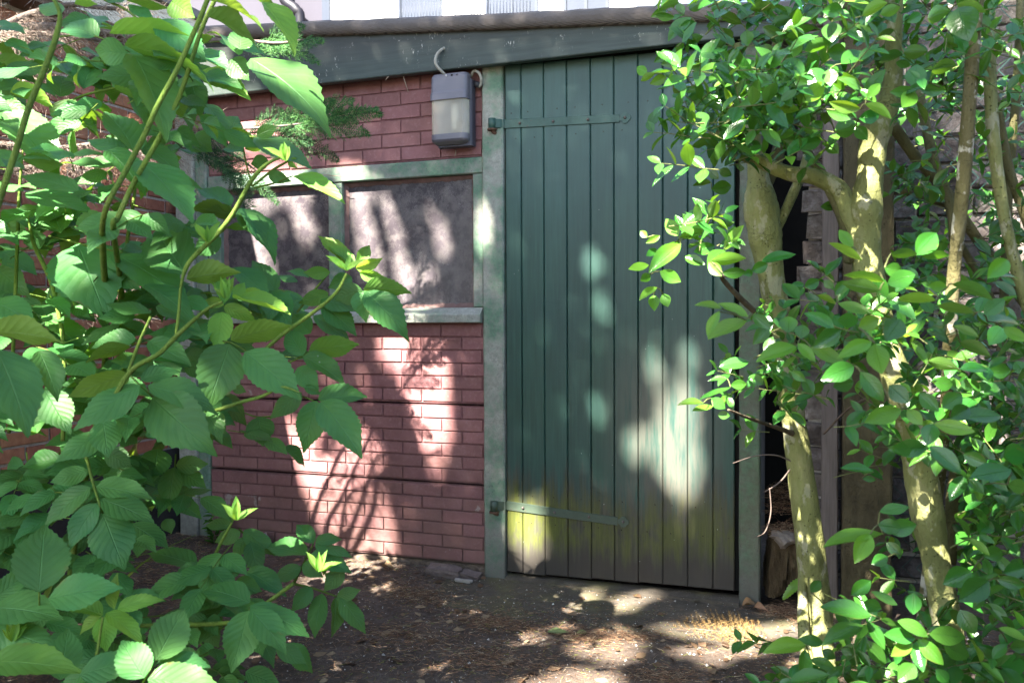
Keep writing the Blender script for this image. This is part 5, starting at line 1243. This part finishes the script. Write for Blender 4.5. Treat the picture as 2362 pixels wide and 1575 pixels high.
def small_things():
    random.seed(9)
    GOLD = m_twocol('golden_dead_spray', [(0, (.13, .07, .025)), (.5, (.24, .15, .055)), (1, (.36, .25, .11))], .75, .2)
    A = on_ground(1800, 1478); S = empty('fallen_cypress_spray', A, 'golden dead cypress spray lying on the ground before the door', 'twig'); segs = []
    for (x1, y1, wd_, h) in ((1510, 1432, .05, .015), (1580, 1425, .06, .03), (1640, 1424, .055, .035), (1560, 1460, .05, .01), (1640, 1470, .045, .01), (1700, 1455, .04, .02)):
        Bq = on_ground(x1, y1)+Vector((0, 0, h)); s0 = A.lerp(Bq, .25)+Vector((0, 0, .012))
        segs.append((*A+Vector((0, 0, .004)), *s0)); segs += spray((s0, Bq-s0, Vector((random.uniform(-.3, .3), -.7, 1))), (Bq-s0).length, wd_, .10, .25, .55)
    bits_mesh('spray', segs, .0017, GOLD, S)
    mb = MB(); q = on_ground(1560, 1450); mb.tube([tuple(A+Vector((.06, .01, .004))), tuple(A+Vector((0, 0, .008))), tuple(A.lerp(q, .5)+Vector((0, 0, .02))), tuple(q+Vector((0, 0, .02)))], [.003, .0028, .002, .001], 6)
    obj('twig', mb.mesh('twig', TWIG), parent=S)
    # loose leaves
    DL = m_leaf('dry_leaf', (.27, .17, .10), (.30, .20, .13), (.3, .17, .06), .5, .7, .2, .2)
    dry = leaf_mesh('dry_leaf', DL, .6, 12, .03, p_elder, .9, .35, .25, 3, .6, 5); GLF = m_leaf('wilted_leaf', (.19, .26, .10), (.22, .28, .12), (.2, .25, .05), .6, .6, .3, .2)
    wil = leaf_mesh('wilted_leaf', GLF, .5, 14, .04, p_elder, .2, .05, .1, 2, .1, 6)
    def lay(name, me, px, py, ang, L, lab, h=.006, tilt=.2):
        p = on_ground(px, py)+Vector((0, 0, h)); d = Vector((math.cos(ang), math.sin(ang), tilt))
        o = bpy.data.objects.new(name, me); o.matrix_basis = frame(p, p+d.normalized()*L, Vector((random.uniform(-.3, .3), random.uniform(-.5, 0), 1))); link(o, None, None, lab, 'leaf')
    lay('dry_leaf', dry, 1712, 1398, .3, .06, 'curled brown dry leaf at the foot of the right door post', .012, .3)
    lay('dry_leaf', dry, 1738, 1402, -.4, .05, 'smaller curled dry leaf just right of the curled one by the post', .01, .3)
    lay('wilted_leaf', wil, 1262, 1462, .2, .075, 'flat grey-green fallen leaf on the needle litter before the door', .008, .05)
    lay('wilted_leaf', wil, 1330, 1460, .1, .04, 'small narrow green fallen leaf right of the larger fallen leaf', .006, .05)
    lay('dry_leaf', dry, 880, 1325, .2, .06, 'pale dry leaf scrap below the red brick panel', .012, .1)
    lay('dry_leaf', dry, 420, 1180, .6, .10, 'brown dead leaf hanging low beside the left concrete post', .16, .4)
    lay('dry_leaf', dry, 365, 1190, 1.2, .09, 'brown dead leaf in the shade left of the concrete post', .15, .2)
    p = Vector((-.075, -.05, .09)); fr = leaf_mesh('fern_leaf', PY_M, .34, 18, .18, lambda t: math.sin(math.pi*min(1, .25+.75*t))**.6 if t < 1 else .02, .3, .2, .2, 2, .1, 9)
    o = bpy.data.objects.new('fern_sprig', fr); o.matrix_basis = frame(Vector((-.035, -.06, .12)), Vector((-.105, -.10, .06)), Vector((0, -.7, .7))); link(o, None, None, 'bright green lobed leaf sprouting beside the trunk in the gap', 'plant')
    # fragments along the foot of the wall
    def chunk(name, loc, sc, rot, mat, lab, cat, seed):
        bm_ = bmesh.new(); bmesh.ops.create_cube(bm_, size=1); bmesh.ops.subdivide_edges(bm_, edges=bm_.edges[:], cuts=3, use_grid_fill=True)
        for v in bm_.verts:
            p = v.co; p *= 1-.13*max(0, p.length-.6)*1.5; k = .06*fbm(p.x*2.5+seed, p.y*2+p.z*2.2, seed); p += p.normalized()*k; v.co = Vector((p.x*sc[0], p.y*sc[1], p.z*sc[2]))
        me = bpy.data.meshes.new(name); bm_.to_mesh(me); bm_.free(); me.materials.append(mat)
        o = bpy.data.objects.new(name, me); o.location = loc; o.rotation_euler = rot; link(o, None, None, lab, cat)
    BG = m_plain('grey_brick_fragment', (.15, .115, .105), .95, .35, 40, .8, .004); WHT = m_plain('whitewashed_rubble', (.30, .275, .25), .9, .3, 40, .8, .004)
    chunk('brick_fragment', (-1.455, -.055, .008), (.15, .07, .055), (.08, .04, .08), BG, 'grey-brown brick fragment below the brick panel left of the door', 'brick', 2)
    chunk('concrete_fragment', (-1.335, -.05, .006), (.09, .05, .03), (.2, .1, -.1), BG, 'small concrete fragment against the foot of the door post', 'rubble', 5)
    chunk('pale_slab', (-1.78, -.09, -.004), (.22, .10, .03), (.03, .02, .05), WHT, 'pale sunlit slab fragment at the foot of the red panel', 'rubble', 8)
    chunk('white_stone', (-2.36, -.10, .055), (.13, .06, .05), (.2, -.5, .3), WHT, 'white-edged stone leaning at the wall foot behind the elder leaves', 'stone', 11)
    chunk('white_sliver', (-1.34, -.12, .006), (.075, .018, .012), (.0, .0, -.05), WHT, 'thin white sliver of mortar on the soil by the door post', 'rubble', 3)
    # cobweb threads and dead stalks stuck under the fascia and by the lamp
    STR = m_plain('dry_stalk', (.32, .25, .19), .8, .3, 30)
    for pts, lab in (([(-1.63, -.055, 2.10), (-1.615, -.06, 2.06), (-1.605, -.05, 2.02)], 'dry stalk hanging under the fascia left of the lamp'), ([(-1.70, -.075, 2.07), (-1.68, -.08, 2.085)], 'short dry straw stuck under the fascia further left'), ([(-1.40, -.03, 1.77), (-1.398, -.035, 1.755), (-1.402, -.035, 1.74)], 'tiny dry thread hanging below the wall lamp'),
                     ([(-2.16, -.05, 1.715), (-2.02, -.05, 1.70), (-1.935, -.04, 1.69)], 'dry thin twig lying across the window head')):
        mb = MB(); mb.tube(pts, .0016, 5); o = obj('dry_stalk', mb.mesh('dry_stalk', STR)); o['label'] = lab; o['category'] = 'twig'
small_things()

# ================================================================== TREE BEHIND THE CAMERA THAT THROWS THE DAPPLED SHADE
GAPS = [  # where gaps of the crown let the sun through to (photo pixels on the wall or the ground)
 [(650,950),(690,1000),(760,1010),(830,985),(870,1020),(885,1085),(880,1130),(905,1200),(908,1290),(790,1290),(735,1200),(690,1090)],
 [(875,775),(955,785),(1025,780),(1035,900),(1035,990),(1020,1060),(1003,1098),(980,1040),(955,940),(930,870),(905,850)],
 [(800,430),(828,425),(850,520),(862,620),(830,600)], [(868,430),(880,430),(915,560),(960,690),(915,690),(895,560)], [(985,480),(1005,490),(1025,560),(1005,570)],
 [(500,470),(560,450),(590,540),(620,620),(560,630),(510,600)], [(650,430),(690,430),(710,500),(690,540)], [(770,385),(830,380),(850,420),(790,425)], [(1100,500),(1120,480),(1135,560),(1112,590)],
 [(440,190),(560,180),(560,240),(660,320),(440,350)], [(440,390),(700,380),(700,430),(440,480)],
 [(1354,590),(1374,586),(1380,630),(1362,642)], [(1376,702),(1396,700),(1402,730),(1380,732)], [(1365,920),(1388,918),(1394,962),(1370,968)],
 [(1500,1000),(1530,945),(1575,885),(1606,900),(1604,1000),(1610,1080),(1598,1130),(1580,1158),(1550,1130),(1515,1080)], [(1440,1012),(1480,988),(1490,1040),(1455,1052)], [(1575,812),(1600,816),(1604,858),(1580,850)], [(1500,830),(1520,820),(1535,880),(1510,890)], [(1188,1180),(1248,1160),(1252,1260),(1218,1305),(1188,1265)],
 [(780,1298),(910,1298),(910,1330),(780,1345)], [(830,1380),(925,1345),(905,1378),(840,1402)], [(590,1515),(720,1455),(800,1425),(940,1395),(1040,1365),(1065,1388),(930,1445),(780,1485),(640,1535)],
 [(1280,1368),(1372,1362),(1374,1402),(1290,1412)], [(1388,1408),(1420,1378),(1515,1366),(1445,1404)], [(1520,1440),(1700,1446),(1860,1434),(1885,1464),(1700,1474),(1560,1458)], [(1540,1502),(1640,1486),(1740,1482),(1755,1500),(1680,1518),(1655,1535),(1610,1518)],
 [(1195,1470),(1240,1462),(1250,1480),(1205,1490)], [(700,1330),(760,1320),(770,1350),(720,1360)]]
for _x, _y, _r in ((1100,1400,30),(980,1425,34),(1300,1440,26),(1420,1452,24),(900,1500,30),(760,1545,34),(1060,1462,24),(1180,1390,22),(660,1440,30),(1010,1540,30)):
    GAPS.append([(_x-_r, _y+3), (_x-_r*.3, _y-_r*.3), (_x+_r, _y-4), (_x+_r*.4, _y+_r*.28)])
LITPTS = [(at(x, y, d), r) for x, y, d, r in ((1835,1040,2.53,.05),(1858,1180,2.55,.055),(1872,1300,2.57,.075),(1878,1360,2.58,.075),(1866,1240,2.56,.07),(1882,1420,2.6,.08),(1888,1520,2.56,.08),(2000,620,2.14,.06),(2008,420,2.12,.05),(2160,1260,2.2,.05),
    (330,70,1.35,.07),(430,120,1.35,.06),(250,40,1.3,.06),(560,60,1.5,.06),(640,150,1.6,.05),(520,190,1.6,.045),(60,215,1.3,.06),(330,230,1.4,.07),(215,290,1.4,.05),(250,620,1.4,.045),(95,770,1.2,.05),(30,880,1.15,.05),(310,880,1.5,.035),(410,900,1.5,.05),(470,980,1.45,.04),
    (110,1250,1.3,.05),(60,1500,1.3,.08),(250,1420,1.5,.05),(640,95,3.0,.07),
    (1550,560,1.9,.045),(2120,260,1.7,.05),(2110,820,1.6,.06),(2200,660,1.6,.06),(2060,1500,1.5,.07),(1950,330,1.8,.06),(1700,130,1.9,.07),(1960,1240,1.7,.05),(2140,500,2.9,.10),(2290,640,2.9,.10),(2220,330,2.9,.08),(2330,120,2.9,.12))]
def lets_through(P, m):
    """which points of P stand in a sun ray (widened by m) that ends in one of the sunlit spots?"""
    P = np.asarray(P, float); S = np.array(SUN); hit = np.zeros(len(P), bool)
    for c, r in LITPTS:
        v = np.array(c)-P; s = v@S; hit |= np.linalg.norm(v-np.outer(s, S), axis=1) < r+m*.6
    u = np.cross(S, (0, 0, 1)); u /= np.linalg.norm(u); w = np.cross(S, u)
    for k in range(7):
        o = 0 if k == 6 else m*(u*math.cos(k*math.pi/3)+w*math.sin(k*math.pi/3))
        q = P+o; a = q+np.outer(-q[:, 1]/S[1], S); b = q+np.outer(-q[:, 2]/S[2], S); q = np.where(a[:, 2:3] < 0, b, a)
        v = q-np.array(CAM); d = v@np.array(FW); d = np.where(d < .3, 1e9, d); x = CX+F*(v@np.array(RT))/d; y = CY-F*(v@np.array(UP))/d
        for G in GAPS:
            c = np.zeros(len(P), bool); j = len(G)-1
            for i in range(len(G)):
                (xi, yi), (xj, yj) = G[i], G[j]
                if yi != yj: c ^= ((yi > y) != (yj > y)) & (x < (xj-xi)*(y-yi)/(yj-yi)+xi)
                j = i
            hit |= c
    return hit
def shade_tree():
    T = empty('shade_tree', (-2.2, -9.8, 0), 'broad leafy tree standing behind the viewer and shading the shed', 'tree')
    mb = MB(); mb.tube([tuple(p) for p in smooth_line([(-2.2, -9.8, -.1), (-2.15, -9.7, 2), (-2.25, -9.5, 4), (-2.1, -8.9, 5.6), (-2.0, -8.4, 6.7)], 5)], [.2-.006*i for i in range(21)], 12, True, True, .1)
    BKm = m_bark('shade_tree_bark', (.08, .065, .05), (.13, .11, .085), (.18, .16, .13), .6); obj('trunk', mb.mesh('trunk', BKm), parent=T)
    for k in range(14):
        a = k*.46; e = (-2.1+3.0*math.cos(a), -6.6+2.0*math.sin(a), 6.9+.6*math.sin(k*2.1)); s = (-2.05, -8.6, 6.2)
        L = smooth_line([s, (s[0]*.5+e[0]*.5, s[1]*.5+e[1]*.5, 6.6), e], 6)
        if lets_through([p for p in L[4:]], .05).any(): continue
        mb = MB(); mb.tube([tuple(p) for p in L], [.05-.0035*i for i in range(len(L))], 7, True, True, .1); obj('limb', mb.mesh('limb', BKm), parent=T)
    N = 120000; u = rng.uniform(-1, 1, (N*2, 3)); u = u[np.linalg.norm(u, axis=1) < 1][:N]
    P = np.array((-2.13, -6.3, 6.95))+u*np.array((3.9, 2.7, 1.6)); P = P[~lets_through(P, .018)]
    n = len(P); s = rng.uniform(.028, .048, (n, 1)); a = rng.normal(size=(n, 3))*np.array((1, 1, .5)); a /= np.linalg.norm(a, axis=1, keepdims=True)
    nn = rng.normal(size=(n, 3))*.6+np.array((0, 0, 1)); b = np.cross(a, nn); b /= np.linalg.norm(b, axis=1, keepdims=True)
    V = np.stack([P-a*s, P+b*s*.55-a*s*.1, P+a*s, P-b*s*.55-a*s*.1], 1).reshape(-1, 3); Fq = np.arange(n*4).reshape(-1, 4)
    me = bpy.data.meshes.new('crown'); me.from_pydata(V.tolist(), [], Fq.tolist()); me.materials.append(m_twocol('shade_tree_leaf', [(0, (.05, .11, .03)), (1, (.09, .18, .045))], .6, .3)); me.update()
    obj('crown', me, parent=T, kind='stuff')
shade_tree()

# ================================================================== HEDGE ADDED AT THE RIGHT, OUT OF THE PICTURE, TO BLOCK LOW SKYLIGHT
def hedge():
    H = empty('sky_block_hedge', (1.75, -3.0, 0), 'unseen hedge added along the right side to block low skylight', 'hedge')
    mb = MB(); mb.box(1.6, 2.0, -7.0, -.1, -.05, 1.9); obj('core', mb.mesh('core', m_plain('dark_hedge_core', (.02, .025, .012), .95, .3, 20, 0)), parent=H)
    n = 14000; P = np.stack([rng.uniform(1.35, 2.2, n), rng.uniform(-7.2, .0, n), rng.uniform(.05, 2.2, n)], 1); P[:, 0] += .06*np.sin(P[:, 1]*4)*np.sin(P[:, 2]*5)
    s = rng.uniform(.02, .034, (n, 1)); a = rng.normal(size=(n, 3)); a /= np.linalg.norm(a, axis=1, keepdims=True); b = np.cross(a, rng.normal(size=(n, 3))); b /= np.linalg.norm(b, axis=1, keepdims=True)
    V = np.stack([P-a*s, P+b*s*.5, P+a*s, P-b*s*.5], 1).reshape(-1, 3); Fq = np.arange(n*4).reshape(-1, 4)
    me = bpy.data.meshes.new('foliage'); me.from_pydata(V.tolist(), [], Fq.tolist()); me.materials.append(m_twocol('hedge_leaf', [(0, (.03, .10, .02)), (1, (.07, .18, .035))], .45, .2)); me.update()
    obj('foliage', me, parent=H, kind='stuff')
hedge()
